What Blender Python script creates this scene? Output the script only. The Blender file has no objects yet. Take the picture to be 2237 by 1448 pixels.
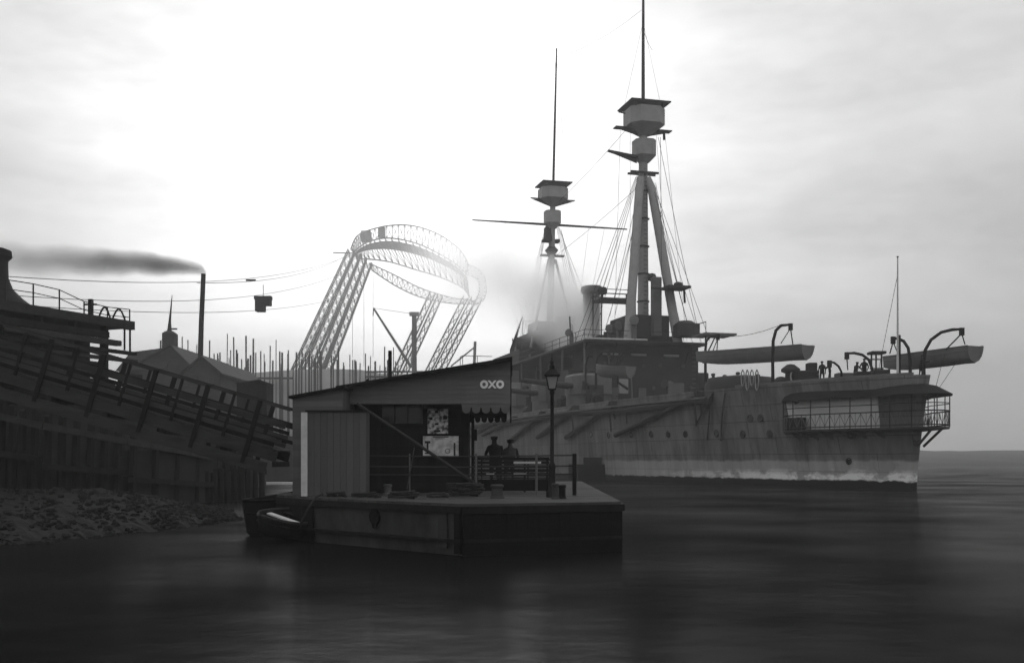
import bpy, bmesh, math, random
from mathutils import Vector, Matrix
random.seed(7)
sc = bpy.context.scene
col = sc.collection
# ------------------------------------------------------------------ camera
F, HZ, CX, H = 2300.0, 1003.0, 1118.5, 2.2        # focal length, horizon and centre in photo pixels; eye height in m
cam_d = bpy.data.cameras.new('camera'); cam = bpy.data.objects.new('camera', cam_d); col.objects.link(cam)
cam.location = (0, 0, H); cam.rotation_euler = (math.radians(90), 0, 0)
cam_d.sensor_width = 36.0; cam_d.lens = 36.0 * F / 2237.0; cam_d.shift_y = (HZ - 724.0) / 2237.0
cam_d.clip_start = 0.1; cam_d.clip_end = 6000
sc.camera = cam
# ------------------------------------------------------------------ sky and sun
VEIL = 48.0
SUN_EL, SUN_AZ = math.radians(19), math.radians(-6)   # azimuth from +Y, negative to the left
world = bpy.data.worlds.new('World'); sc.world = world; world.use_nodes = True
nt = world.node_tree; nt.nodes.clear()
def wn(t, **k):
    n = nt.nodes.new(t)
    for a, b in k.items(): setattr(n, a, b)
    return n
sky = wn('ShaderNodeTexSky', sky_type='NISHITA', sun_disc=False)
sky.sun_elevation = SUN_EL; sky.sun_rotation = SUN_AZ; sky.air_density = 1.2; sky.dust_density = 6.0; sky.ozone_density = 1.0
bw = wn('ShaderNodeRGBToBW'); nt.links.new(sky.outputs[0], bw.inputs[0])
tc = wn('ShaderNodeTexCoord'); mp = wn('ShaderNodeMapping'); mp.inputs['Scale'].default_value = (2.2, 2.2, 7.0); mp.inputs['Rotation'].default_value = (0.12, 0.1, 0)
nt.links.new(tc.outputs['Generated'], mp.inputs[0])
nz = wn('ShaderNodeTexNoise'); nz.inputs['Scale'].default_value = 1.6; nz.inputs['Detail'].default_value = 10; nz.inputs['Roughness'].default_value = 0.66
nt.links.new(mp.outputs[0], nz.inputs[0])
mr = wn('ShaderNodeMapRange'); mr.inputs[1].default_value = 0.3; mr.inputs[2].default_value = 0.7; mr.inputs[3].default_value = 0.78; mr.inputs[4].default_value = 1.16
nt.links.new(nz.outputs[0], mr.inputs[0])
mu = wn('ShaderNodeMath', operation='MULTIPLY'); nt.links.new(mr.outputs[0], mu.inputs[1])
# overcast veil, brighter toward the zenith, added to the clear-sky glow
sxyz = wn('ShaderNodeSeparateXYZ'); nt.links.new(tc.outputs['Generated'], sxyz.inputs[0])
vz = wn('ShaderNodeMath', operation='MAXIMUM'); vz.inputs[1].default_value = 0.0; nt.links.new(sxyz.outputs[2], vz.inputs[0])
vm = wn('ShaderNodeMath', operation='MULTIPLY_ADD'); vm.inputs[1].default_value = VEIL * 2 / 3; vm.inputs[2].default_value = VEIL / 3; nt.links.new(vz.outputs[0], vm.inputs[0])
ad = wn('ShaderNodeMath', operation='ADD'); nt.links.new(bw.outputs[0], ad.inputs[0]); nt.links.new(vm.outputs[0], ad.inputs[1]); nt.links.new(ad.outputs[0], mu.inputs[0])
bg = wn('ShaderNodeBackground'); bg.inputs[1].default_value = 0.05; nt.links.new(mu.outputs[0], bg.inputs[0])
wo = wn('ShaderNodeOutputWorld'); nt.links.new(bg.outputs[0], wo.inputs[0])
sun_d = bpy.data.lights.new('sun', 'SUN'); sun_d.energy = 0.5; sun_d.angle = math.radians(15); sun_d.color = (1, 1, 1)
sun = bpy.data.objects.new('sun', sun_d); col.objects.link(sun)
SD = Vector((math.sin(SUN_AZ) * math.cos(SUN_EL), math.cos(SUN_AZ) * math.cos(SUN_EL), math.sin(SUN_EL)))
sun.rotation_euler = SD.to_track_quat('Z', 'Y').to_euler()
vs = sc.view_settings; vs.view_transform = 'Standard'; vs.look = 'None'; vs.gamma = 1.0; vs.exposure = -1.4; vs.use_curve_mapping = False
sc.display_settings.display_device = 'sRGB'
cy = sc.cycles
cy.use_denoising = True; cy.max_bounces = 6; cy.diffuse_bounces = 2; cy.glossy_bounces = 2; cy.transmission_bounces = 3
cy.volume_bounces = 5; cy.transparent_max_bounces = 12; cy.volume_step_rate = 1.0; cy.volume_max_steps = 256
cy.use_adaptive_sampling = True; cy.adaptive_threshold = 0.02; cy.sample_clamp_indirect = 4.0
HAZE = 0.0008
# ------------------------------------------------------------------ helpers
def P(px, py, d): return Vector(((px - CX) / F * d, d, H - (py - HZ) / F * d))
def W(px, py):                                     # pixel on the water plane
    d = H * F / (py - HZ); return Vector(((px - CX) / F * d, d, 0))
MATS = {}
def mat(name, g=0.1, rough=0.7, var=0.35, scale=3.0, bump=0.15, stretch=(1, 1, 1), metal=0.0, spec=0.12, detail=5.0, world_co=False):
    if name in MATS: return MATS[name]
    m = bpy.data.materials.new(name); m.use_nodes = True; n = m.node_tree; L = n.links
    b = n.nodes['Principled BSDF']
    b.inputs['Roughness'].default_value = rough; b.inputs['Metallic'].default_value = metal; b.inputs['Specular IOR Level'].default_value = spec
    t = n.nodes.new('ShaderNodeTexCoord'); mpn = n.nodes.new('ShaderNodeMapping'); mpn.inputs['Scale'].default_value = stretch
    if world_co:
        g_ = n.nodes.new('ShaderNodeNewGeometry'); L.new(g_.outputs['Position'], mpn.inputs[0])
    else: L.new(t.outputs['Object'], mpn.inputs[0])
    z = n.nodes.new('ShaderNodeTexNoise'); z.inputs['Scale'].default_value = scale; z.inputs['Detail'].default_value = detail; z.inputs['Roughness'].default_value = 0.65
    L.new(mpn.outputs[0], z.inputs[0])
    r = n.nodes.new('ShaderNodeMapRange'); r.inputs[1].default_value = 0.25; r.inputs[2].default_value = 0.75
    r.inputs[3].default_value = g * (1 - var); r.inputs[4].default_value = g * (1 + var)
    L.new(z.outputs[0], r.inputs[0])
    oi = n.nodes.new('ShaderNodeObjectInfo'); rr = n.nodes.new('ShaderNodeMapRange'); rr.inputs[3].default_value = 0.85; rr.inputs[4].default_value = 1.15
    L.new(oi.outputs['Random'], rr.inputs[0])
    mm = n.nodes.new('ShaderNodeMath'); mm.operation = 'MULTIPLY'; L.new(r.outputs[0], mm.inputs[0]); L.new(rr.outputs[0], mm.inputs[1])
    L.new(mm.outputs[0], b.inputs['Base Color'])
    if bump:
        bp = n.nodes.new('ShaderNodeBump'); bp.inputs['Strength'].default_value = bump; bp.inputs['Distance'].default_value = 0.05
        L.new(z.outputs[0], bp.inputs['Height']); L.new(bp.outputs[0], b.inputs['Normal'])
    MATS[name] = m; return m
ORG = {}
class MB:
    def __init__(s, tf=None): s.v = []; s.f = []; s.tf = tf
    def add(s, vs_, fs):
        o = len(s.v)
        for p in vs_:
            s.v.append(Vector(s.tf(*p)) if s.tf else Vector(p))
        s.f += [tuple(i + o for i in f) for f in fs]
        return s
    def box(s, a, b):
        (x0, y0, z0), (x1, y1, z1) = a, b
        return s.add([(x0,y0,z0),(x1,y0,z0),(x1,y1,z0),(x0,y1,z0),(x0,y0,z1),(x1,y0,z1),(x1,y1,z1),(x0,y1,z1)],
              [(0,3,2,1),(4,5,6,7),(0,1,5,4),(1,2,6,5),(2,3,7,6),(3,0,4,7)])
    def beam(s, a, b, w, h, up=(0, 0, 1)):
        a, b = Vector(a), Vector(b); d = (b - a).normalized(); up = Vector(up)
        if abs(d.dot(up)) > 0.98: up = Vector((0, 1, 0))
        x = d.cross(up).normalized(); y = x.cross(d).normalized()
        q = []
        for p in (a, b):
            for i, j in ((-1,-1),(1,-1),(1,1),(-1,1)): q.append(tuple(p + x * (i * w / 2) + y * (j * h / 2)))
        return s.add(q, [(0,1,2,3),(7,6,5,4),(0,4,5,1),(1,5,6,2),(2,6,7,3),(3,7,4,0)])
    def tube(s, pts, r, n=8, cap=True):
        pts = [Vector(p) for p in pts]; rs = r if isinstance(r, (list, tuple)) else [r] * len(pts)
        q = []; prev = None
        for i, p in enumerate(pts):
            d = (pts[min(i + 1, len(pts) - 1)] - pts[max(i - 1, 0)]).normalized()
            if prev is None:
                up = Vector((0, 0, 1)) if abs(d.z) < 0.9 else Vector((1, 0, 0)); x = d.cross(up).normalized()
            else:
                x = (prev - d * prev.dot(d)).normalized()
            prev = x; y = d.cross(x)
            for k in range(n):
                a = 2 * math.pi * k / n; q.append(tuple(p + (x * math.cos(a) + y * math.sin(a)) * rs[i]))
        fs = []
        for i in range(len(pts) - 1):
            for k in range(n):
                k2 = (k + 1) % n; fs.append((i*n+k, i*n+k2, (i+1)*n+k2, (i+1)*n+k))
        if cap: fs.append(tuple(range(n - 1, -1, -1))); fs.append(tuple((len(pts)-1)*n + k for k in range(n)))
        return s.add(q, fs)
    def lathe(s, prof, c, n=16, sx=1.0, sy=1.0):
        q = []; fs = []
        for r, z in prof:
            for k in range(n):
                a = 2*math.pi*k/n; q.append((c[0]+r*sx*math.cos(a), c[1]+r*sy*math.sin(a), c[2]+z))
        m = len(prof)
        for i in range(m-1):
            for k in range(n):
                k2 = (k+1) % n; fs.append((i*n+k, i*n+k2, (i+1)*n+k2, (i+1)*n+k))
        fs.append(tuple(range(n-1,-1,-1))); fs.append(tuple((m-1)*n+k for k in range(n)))
        return s.add(q, fs)
    def prism(s, poly, ext):
        n = len(poly); ext = Vector(ext); q = [tuple(Vector(p)) for p in poly] + [tuple(Vector(p) + ext) for p in poly]
        return s.add(q, [tuple(range(n-1,-1,-1)), tuple(range(n, 2*n))] + [(i, (i+1)%n, n+(i+1)%n, n+i) for i in range(n)])
    def loft(s, rings, closed=True, cap=True):
        n = len(rings[0]); q = [tuple(p) for r in rings for p in r]; fs = []
        for i in range(len(rings)-1):
            for k in range(n if closed else n-1):
                k2 = (k+1) % n; fs.append((i*n+k, i*n+k2, (i+1)*n+k2, (i+1)*n+k))
        if cap: fs.append(tuple(range(n-1,-1,-1))); fs.append(tuple((len(rings)-1)*n+k for k in range(n)))
        return s.add(q, fs)
    def build(s, name, m, parent=None, smooth=False, bevel=0.0, normals=True):
        lo = [min(p[i] for p in s.v) for i in range(3)]; hi = [max(p[i] for p in s.v) for i in range(3)]
        o = Vector(((lo[0]+hi[0])/2, (lo[1]+hi[1])/2, lo[2]))
        me = bpy.data.meshes.new(name); me.from_pydata([tuple(p - o) for p in s.v], [], s.f)
        if normals or bevel:
            b = bmesh.new(); b.from_mesh(me)
            if normals: bmesh.ops.recalc_face_normals(b, faces=b.faces)
            if bevel: bmesh.ops.bevel(b, geom=list(b.edges), offset=bevel, segments=1, affect='EDGES', clamp_overlap=True)
            b.to_mesh(me); b.free()
        me.materials.append(m if not isinstance(m, str) else MATS[m])
        if smooth:
            for p in me.polygons: p.use_smooth = True
            try: me.set_sharp_from_angle(angle=math.radians(40))
            except Exception: pass
        ob = bpy.data.objects.new(name, me); col.objects.link(ob)
        ORG[ob.name] = o
        if parent is not None: ob.parent = parent; ob.location = o - ORG[parent.name]
        else: ob.location = o
        return ob
def tag(o, label=None, cat=None, group=None, kind=None):
    if label: o['label'] = label
    if cat: o['category'] = cat
    if group: o['group'] = group
    if kind: o['kind'] = kind
    return o
def thing(name, label, cat, loc, group=None):
    o = bpy.data.objects.new(name, None); col.objects.link(o); o.location = loc; o.empty_display_size = 0.2
    ORG[o.name] = Vector(loc); return tag(o, label, cat, group)
def copy_tree(o, parent=None, offset=None):
    c = o.copy(); col.objects.link(c); ORG[c.name] = ORG[o.name] + (offset or Vector())
    if parent is not None: c.parent = parent
    elif offset: c.location = o.location + offset
    for ch in list(o.children): copy_tree(ch, c, offset)
    return c
def lerp(a, b, t): return a + (b - a) * t
def interp(xs, ys, x):
    if x <= xs[0]: return ys[0]
    for i in range(len(xs)-1):
        if x <= xs[i+1]: return lerp(ys[i], ys[i+1], (x-xs[i])/(xs[i+1]-xs[i]))
    return ys[-1]
# ------------------------------------------------------------------ materials
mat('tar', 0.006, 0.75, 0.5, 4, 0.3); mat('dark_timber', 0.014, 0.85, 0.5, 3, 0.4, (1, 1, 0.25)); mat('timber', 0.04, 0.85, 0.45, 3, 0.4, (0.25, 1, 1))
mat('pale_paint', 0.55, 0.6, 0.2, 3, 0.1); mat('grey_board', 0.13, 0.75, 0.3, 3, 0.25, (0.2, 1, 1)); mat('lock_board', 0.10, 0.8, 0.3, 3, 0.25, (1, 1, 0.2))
mat('white', 0.88, 0.6, 0.08, 6, 0.0); mat('black_iron', 0.012, 0.5, 0.4, 5, 0.15, metal=0.2); mat('roof_felt', 0.01, 0.9, 0.4, 3, 0.3)
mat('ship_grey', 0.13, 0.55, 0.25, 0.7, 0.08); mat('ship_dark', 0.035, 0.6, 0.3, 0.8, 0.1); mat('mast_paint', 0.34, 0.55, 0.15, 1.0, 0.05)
mat('canvas', 0.3, 0.9, 0.15, 2, 0.2); mat('boat_paint', 0.15, 0.5, 0.2, 1, 0.05); mat('rope', 0.04, 0.95, 0.4, 12, 0.5); mat('pale_rope', 0.45, 0.95, 0.2, 12, 0.5)
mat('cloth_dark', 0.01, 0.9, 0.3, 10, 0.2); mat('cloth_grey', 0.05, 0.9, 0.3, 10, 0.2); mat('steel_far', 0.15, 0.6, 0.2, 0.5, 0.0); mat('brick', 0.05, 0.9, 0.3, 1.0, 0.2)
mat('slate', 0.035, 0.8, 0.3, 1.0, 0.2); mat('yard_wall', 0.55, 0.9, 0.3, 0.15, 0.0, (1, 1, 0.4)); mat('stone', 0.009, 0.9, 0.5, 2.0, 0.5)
mat('glass', 0.01, 0.15, 0.2, 1, 0.0, spec=0.5); mat('lamp_glass', 0.3, 0.3, 0.1, 2, 0.0, spec=0.5); mat('plank_pale', 0.55, 0.8, 0.2, 4, 0.2)
mat('deck_plank', 0.06, 0.8, 0.35, 1.2, 0.2, (1, 0.2, 1)); mat('iron_side', 0.05, 0.8, 0.55, 1.1, 0.25, (1, 1, 0.5)); mat('skin', 0.3, 0.6, 0.1, 5, 0)
# ================================================================== the setting
# water
def water_mat():
    m = bpy.data.materials.new('river_water'); m.use_nodes = True; n = m.node_tree; L = n.links; n.nodes.clear()
    g = n.nodes.new('ShaderNodeNewGeometry'); mp_ = n.nodes.new('ShaderNodeMapping'); mp_.inputs['Scale'].default_value = (0.9, 1.0, 1); L.new(g.outputs['Position'], mp_.inputs[0])
    z1 = n.nodes.new('ShaderNodeTexNoise'); z1.inputs['Scale'].default_value = 0.9; z1.inputs['Detail'].default_value = 3; L.new(mp_.outputs[0], z1.inputs[0])
    z2 = n.nodes.new('ShaderNodeTexNoise'); z2.inputs['Scale'].default_value = 0.13; z2.inputs['Detail'].default_value = 5; L.new(mp_.outputs[0], z2.inputs[0])
    bp = n.nodes.new('ShaderNodeBump'); bp.inputs['Strength'].default_value = 0.3; bp.inputs['Distance'].default_value = 0.06; L.new(z1.outputs[0], bp.inputs['Height'])
    df = n.nodes.new('ShaderNodeBsdfDiffuse'); df.inputs[0].default_value = (0.006, 0.006, 0.006, 1)
    gl = n.nodes.new('ShaderNodeBsdfGlossy'); gl.inputs['Roughness'].default_value = 0.2; gl.inputs[0].default_value = (1, 1, 1, 1)
    r = n.nodes.new('ShaderNodeMapRange'); r.inputs[1].default_value = 0.35; r.inputs[2].default_value = 0.65; r.inputs[3].default_value = 0.04; r.inputs[4].default_value = 0.19
    L.new(z2.outputs[0], r.inputs[0]); L.new(bp.outputs[0], gl.inputs['Normal'])
    fr = n.nodes.new('ShaderNodeFresnel'); fr.inputs['IOR'].default_value = 1.33; fm = n.nodes.new('ShaderNodeMath'); fm.operation = 'MULTIPLY'; L.new(fr.outputs[0], fm.inputs[0]); L.new(r.outputs[0], fm.inputs[1])
    mx = n.nodes.new('ShaderNodeMixShader'); L.new(fm.outputs[0], mx.inputs[0]); L.new(df.outputs[0], mx.inputs[1]); L.new(gl.outputs[0], mx.inputs[2])
    o = n.nodes.new('ShaderNodeOutputMaterial'); L.new(mx.outputs[0], o.inputs[0]); MATS['water'] = m
water_mat()
R = 1150.0
b = MB(); b.add([(-R, -R, 0), (R, -R, 0), (R, R, 0), (-R, R, 0)], [(0, 1, 2, 3)]); tag(b.build('water', 'water', normals=False), 'dark calm river water in front of the landing', kind='structure')
b = MB(); b.add([(-R, -R, -3), (R, -R, -3), (R, R, -3), (-R, R, -3)], [(0, 1, 2, 3)]); tag(b.build('river_bed', 'stone', normals=False), 'muddy river bed under the water', kind='structure')
# land on the left and round the head of the basin
mat('earth', 0.03, 0.95, 0.5, 0.3, 0.5)
QZ = 4.6
left = [(-46, 46), (-20.5, 46), (-18, 49), (-15.9, 58), (-21, 90), (-27, 150), (-22, 216), (30, 262), (150, 400), (150, R-5), (-R+5, R-5), (-R+5, 20), (-46, 20)]
b = MB(); b.prism([(x, y, -2.5) for x, y in left], (0, 0, QZ + 2.5)); tag(b.build('quay_ground', 'earth'), 'raised shipyard ground behind the gangway', kind='structure')
# far bank on the right: a sloping bank with an uneven crest
rng = random.Random(3)
pts = [(60, 380), (100, 345), (170, 330), (260, 322), (380, 310), (520, 300), (700, 290), (1100, 270)]
rings = []
for i in range(len(pts) - 1):
    for k in range(10):
        s = k / 10; x = lerp(pts[i][0], pts[i+1][0], s); y = lerp(pts[i][1], pts[i+1][1], s)
        z = 3.2 + rng.uniform(-.35, .45)
        rings.append([(x, y - 2 + rng.uniform(-2, 2), -0.6), (x, y + 8, .5 + rng.uniform(-.1, .2)), (x, y + 55, 1.3 + rng.uniform(-.2, .4)), (x, y + 260, 3.4 + z * 1.1), (x, y + 500, 6), (x, y + 500, -1)])
b = MB(); b.loft(rings, closed=True); tag(b.build('far_bank', 'earth', smooth=True), 'low dark river bank fading in the haze', kind='structure')
# foreshore: mud and stones sloping up to the foot of the river wall
fs = []
edge = [W(-420, 1260), W(-120, 1215), W(0, 1196), W(140, 1184), W(280, 1168), W(400, 1153), W(475, 1144), W(530, 1137)]
back = [(-40, 40), (-34, 40.5), (-28, 41), (-24, 41.5), (-20.5, 42), (-17.2, 42.5), (-14.2, 42), (-10.6, 39.5)]
nz_ = 16; verts = []; faces = []
NX = 7 * 14
for i in range(NX + 1):
    q = i / 14; k = min(int(q), 6); s = q - k
    e = edge[k].lerp(edge[k+1], s); bk = Vector((lerp(back[k][0], back[k+1][0], s), lerp(back[k][1], back[k+1][1], s), 0))
    for j in range(nz_ + 1):
        v = j / nz_; p = e.lerp(bk, v)
        hgt = -0.08 + 1.1 * (v ** 0.75) * (1 - max(0, (q - 5.2) / 1.8) * 0.65)
        nn = rng.uniform(-1, 1) * 0.035 + 0.03 * math.sin(p.x * 3.1 + p.y * 1.7) + 0.03 * math.sin(p.x * 7.3 - p.y * 5.1)
        verts.append((p.x + rng.uniform(-.08, .08), p.y + rng.uniform(-.08, .08), hgt + nn))
for i in range(NX):
    for j in range(nz_):
        a = i * (nz_ + 1) + j; faces.append((a, a + 1, a + nz_ + 2, a + nz_ + 1))
b = MB(); b.add(verts, faces); fore = b.build('foreshore', 'stone', normals=False); tag(fore, 'dark muddy foreshore strewn with stones below the river wall', kind='structure')
b = MB()
for i in range(2600):
    k = rng.randrange(7); s = rng.random(); v = rng.random() ** 1.2
    e = edge[k].lerp(edge[k+1], s); bk = Vector((lerp(back[k][0], back[k+1][0], s), lerp(back[k][1], back[k+1][1], s), 0)); p = e.lerp(bk, v)
    q = k + s; z = -0.08 + 1.1 * (v ** 0.75) * (1 - max(0, (q - 5.2) / 1.8) * 0.65)
    r = 0.03 + 0.12 * rng.random() ** 3; c = (p.x, p.y, z + r * .2)
    ring = lambda zz, rr: [(c[0] + rr * math.cos(t_) * rng.uniform(.7, 1.2), c[1] + rr * math.sin(t_) * rng.uniform(.7, 1.2), c[2] + zz) for t_ in [j * 1.2566 for j in range(5)]]
    b.loft([ring(-r * .6, r * .8), ring(0, r), ring(r * .5, r * .6)])
mat('shingle', 0.013, 0.85, 0.6, 1.5, 0.3)
tag(b.build('foreshore_stones', 'shingle', smooth=False), 'loose stones scattered over the dark foreshore', 'stones', kind='stuff')
# haze
b = MB(); b.box((-R-60, -R-60, -4), (R+60, R+60, 78)); hz = b.build('haze', 'tar')
m = bpy.data.materials.new('haze_air'); m.use_nodes = True; m.node_tree.nodes.clear()
pv = m.node_tree.nodes.new('ShaderNodeVolumePrincipled'); pv.inputs['Color'].default_value = (0.92, 0.92, 0.92, 1); pv.inputs['Density'].default_value = HAZE; pv.inputs['Anisotropy'].default_value = 0.45
oo = m.node_tree.nodes.new('ShaderNodeOutputMaterial'); m.node_tree.links.new(pv.outputs[0], oo.inputs['Volume'])
hz.data.materials.clear(); hz.data.materials.append(m); tag(hz, 'pale river haze filling the air', 'haze', kind='stuff')
# ================================================================== the battleship
ST, CT = math.sin(math.radians(15)), math.cos(math.radians(15))
OX, OY = 28.0, 73.3
def S(t, w, z): return (OX - ST*t + CT*w, OY + CT*t + ST*w, z)      # t forward of the sternpost, w to starboard
def SP(px, py, w=0.0):
    u = (px - CX) / F; t = (OX + CT*w - u*(OY + ST*w)) / (ST + CT*u); d = OY + CT*t + ST*w
    return (t, w, H - (py - HZ)/F*d)
TS = [0, 1.5, 3, 5, 8, 11, 15, 20, 27, 35, 50, 65, 80, 95, 105, 115, 124, 131, 135]
WL = [.2, .6, 1.15, 1.95, 3.3, 4.3, 5.4, 6.6, 8, 9.1, 10.2, 10.6, 10.6, 9.6, 8, 5.6, 3, .9, .1]
DK = [.5, 1.6, 2.6, 3.6, 4.8, 5.7, 6.9, 7.9, 9, 9.8, 10.6, 10.9, 10.9, 10.2, 9, 7, 4.6, 2, .3]
DZ = 8.0
def deck_z(t): return DZ + max(0, (t - 75) / 60) * 2.2
def hw(t, z):
    a = interp(TS, WL, t); c = interp(TS, DK, t); q = max(0.0, min(1.0, z / DZ))
    return a + (c - a) * q ** 1.25
def SH(px, py):                                     # pixel on the port side plating
    w = -5.0
    for _ in range(40):
        t, _w, z = SP(px, py, w); w = lerp(w, -hw(t, z), 0.5)
    t, _w, z = SP(px, py, w); return (t, w, z)
bs = thing('battleship', 'large grey battleship with two masts moored beyond the landing stage', 'battleship', S(60, 0, 0))
def hull_mat():
    m = bpy.data.materials.new('hull_paint'); m.use_nodes = True; n = m.node_tree; L = n.links; b = n.nodes['Principled BSDF']
    b.inputs['Roughness'].default_value = 0.55; b.inputs['Specular IOR Level'].default_value = 0.3
    g = n.nodes.new('ShaderNodeNewGeometry'); sx = n.nodes.new('ShaderNodeSeparateXYZ'); L.new(g.outputs['Position'], sx.inputs[0])
    def noise(scale, stretch, det=5):
        mp_ = n.nodes.new('ShaderNodeMapping'); mp_.inputs['Scale'].default_value = stretch; L.new(g.outputs['Position'], mp_.inputs[0])
        z = n.nodes.new('ShaderNodeTexNoise'); z.inputs['Scale'].default_value = scale; z.inputs['Detail'].default_value = det; z.inputs['Roughness'].default_value = 0.65; L.new(mp_.outputs[0], z.inputs[0]); return z.outputs[0]
    def mr_(src, a, b_, c, d):
        r = n.nodes.new('ShaderNodeMapRange'); r.inputs[1].default_value = a; r.inputs[2].default_value = b_; r.inputs[3].default_value = c; r.inputs[4].default_value = d; L.new(src, r.inputs[0]); return r.outputs[0]
    def ma(op, a, b_):
        x = n.nodes.new('ShaderNodeMath'); x.operation = op
        for i, q in enumerate((a, b_)):
            if isinstance(q, (int, float)): x.inputs[i].default_value = q
            else: L.new(q, x.inputs[i])
        return x.outputs[0]
    streak = mr_(noise(0.7, (1, 1, .1)), .3, .7, .55, 1.35); blot = mr_(noise(.35, (1, 1, 1)), .3, .7, .8, 1.2)
    dt = n.nodes.new('ShaderNodeVectorMath'); dt.operation = 'DOT_PRODUCT'; dt.inputs[1].default_value = (-ST, CT, 0); L.new(g.outputs['Position'], dt.inputs[0])
    cb = n.nodes.new('ShaderNodeCombineXYZ'); L.new(dt.outputs['Value'], cb.inputs[0]); L.new(sx.outputs[2], cb.inputs[1])
    bk = n.nodes.new('ShaderNodeTexBrick'); bk.inputs['Scale'].default_value = 1.0; bk.inputs['Brick Width'].default_value = 5.5; bk.inputs['Row Height'].default_value = 1.3; bk.inputs['Mortar Size'].default_value = .035; bk.inputs['Mortar Smooth'].default_value = .4
    bk.inputs['Color1'].default_value = (.86, .86, .86, 1); bk.inputs['Color2'].default_value = (1.12, 1.12, 1.12, 1); bk.inputs['Mortar'].default_value = (.45, .45, .45, 1); L.new(cb.outputs[0], bk.inputs[0])
    plates = n.nodes.new('ShaderNodeRGBToBW'); L.new(bk.outputs[0], plates.inputs[0])
    rust = mr_(noise(1.3, (1, 1, .05)), .52, .72, 1.0, .45)
    paint = ma('MULTIPLY', ma('MULTIPLY', ma('MULTIPLY', streak, blot), ma('MULTIPLY', plates.outputs[0], rust)), 0.165)
    # scoured pale band above the boot topping, strongest near the stern
    zz = ma('ADD', sx.outputs[2], ma('MULTIPLY', noise(.8, (1, 1, 1)), 0.5))
    band = ma('MULTIPLY', mr_(zz, .88, .98, 0, 1), mr_(zz, 2.25, 2.45, 1, 0))
    low = mr_(zz, 1.25, 1.75, 1.0, .28)
    aft = mr_(sx.outputs[1], 78, 104, 1, 0); pat = mr_(noise(.55, (1, 1, 2.2)), .38, .52, 0.3, 1)
    salt = ma('MULTIPLY', ma('MULTIPLY', band, aft), ma('MULTIPLY', pat, low))
    salt2 = ma('MULTIPLY', ma('MULTIPLY', band, mr_(sx.outputs[1], 100, 112, 1, 0)), 0.22)
    c1 = ma('ADD', paint, ma('MULTIPLY', ma('MAXIMUM', salt, salt2), 0.95))
    boot = mr_(zz, .86, .9, 0.02, 1.0)
    L.new(ma('MULTIPLY', c1, boot), b.inputs['Base Color'])
    # riveted plate strakes as fine relief
    wv = n.nodes.new('ShaderNodeTexWave'); wv.wave_type = 'BANDS'; wv.bands_direction = 'Z'; wv.wave_profile = 'SAW'; wv.inputs['Scale'].default_value = 0.17
    L.new(g.outputs['Position'], wv.inputs[0])
    bp = n.nodes.new('ShaderNodeBump'); bp.inputs['Strength'].default_value = .4; bp.inputs['Distance'].default_value = .05; L.new(bk.outputs['Fac'], bp.inputs['Height'])
    L.new(bp.outputs[0], b.inputs['Normal']); MATS['hull'] = m
hull_mat()
zs = [-1, -.2, .45, 1.2, 2.4, 3.8, 5.2, 6.6, 1.0]
rings = []
tts = sorted(set(TS + [0.7, 2.2, 4, 6.5, 9.5, 13, 17.5, 23.5, 31, 42, 58, 72, 88, 100, 110, 120]))
for t in tts:
    dz = deck_z(t); zl = [-1, -.2, .45, 1.2, 2.4, 3.8, 5.2, 6.6, dz]
    sh = lambda z: t - 1.1 * max(0, z / DZ) ** 1.5 * max(0, 1 - t / 8)
    port = [(sh(z), -hw(t, min(z, DZ)) , z) for z in zl]; star = [(sh(z), hw(t, min(z, DZ)), z) for z in reversed(zl)]
    rings.append(port + star)
b = MB(S); b.loft(rings); b.build('hull', 'hull', bs, smooth=True)
# net shelf and rolled torpedo net along the port side
b = MB(S); q = []
sh_t = [17 + 2.5*i for i in range(40)]
b.loft([[(t, -hw(t, 7.4) + .1, 7.25), (t, -hw(t, 7.4) - .75, 7.25), (t, -hw(t, 7.4) - .75, 7.4), (t, -hw(t, 7.4) + .1, 7.4)] for t in sh_t]); b.build('net_shelf', 'ship_grey', bs)
b = MB(S); b.tube([(t, -hw(t, 7.2) - .45, 7.0 + .12*math.sin(t*2.3)) for t in sh_t], [.28 + .07*math.sin(t*3.1) for t in sh_t], 8); b.build('rolled_net', 'cloth_grey', bs, smooth=True)
for i, (a, c) in enumerate([((1533, 864), (1352, 950)), ((1345, 884), (1243, 955)), ((1262, 893), (1180, 955)), ((1190, 905), (1120, 962)), ((1130, 915), (1060, 950)), ((1085, 922), (1030, 955))]):
    pa, pb = Vector(SH(*a)), Vector(SH(*c)); pa.y -= .5; pb.y -= .35
    b = MB(S); b.tube([pa, pb], .26, 8); bo = b.build('net_boom', 'ship_dark', bs, smooth=True)
    b = MB(S); b.box(pa - Vector((.35, .1, .45)), pa + Vector((.35, .55, .35))); b.build('boom_hinge', 'ship_dark', bo)
    if i < 3:
        b = MB(S); b.tube([pa + Vector((.2, -.1, -.2)), pa + Vector((.2, .1, -2.6))], .09, 6); b.build('hanging_stay', 'ship_dark', bo)
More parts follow.
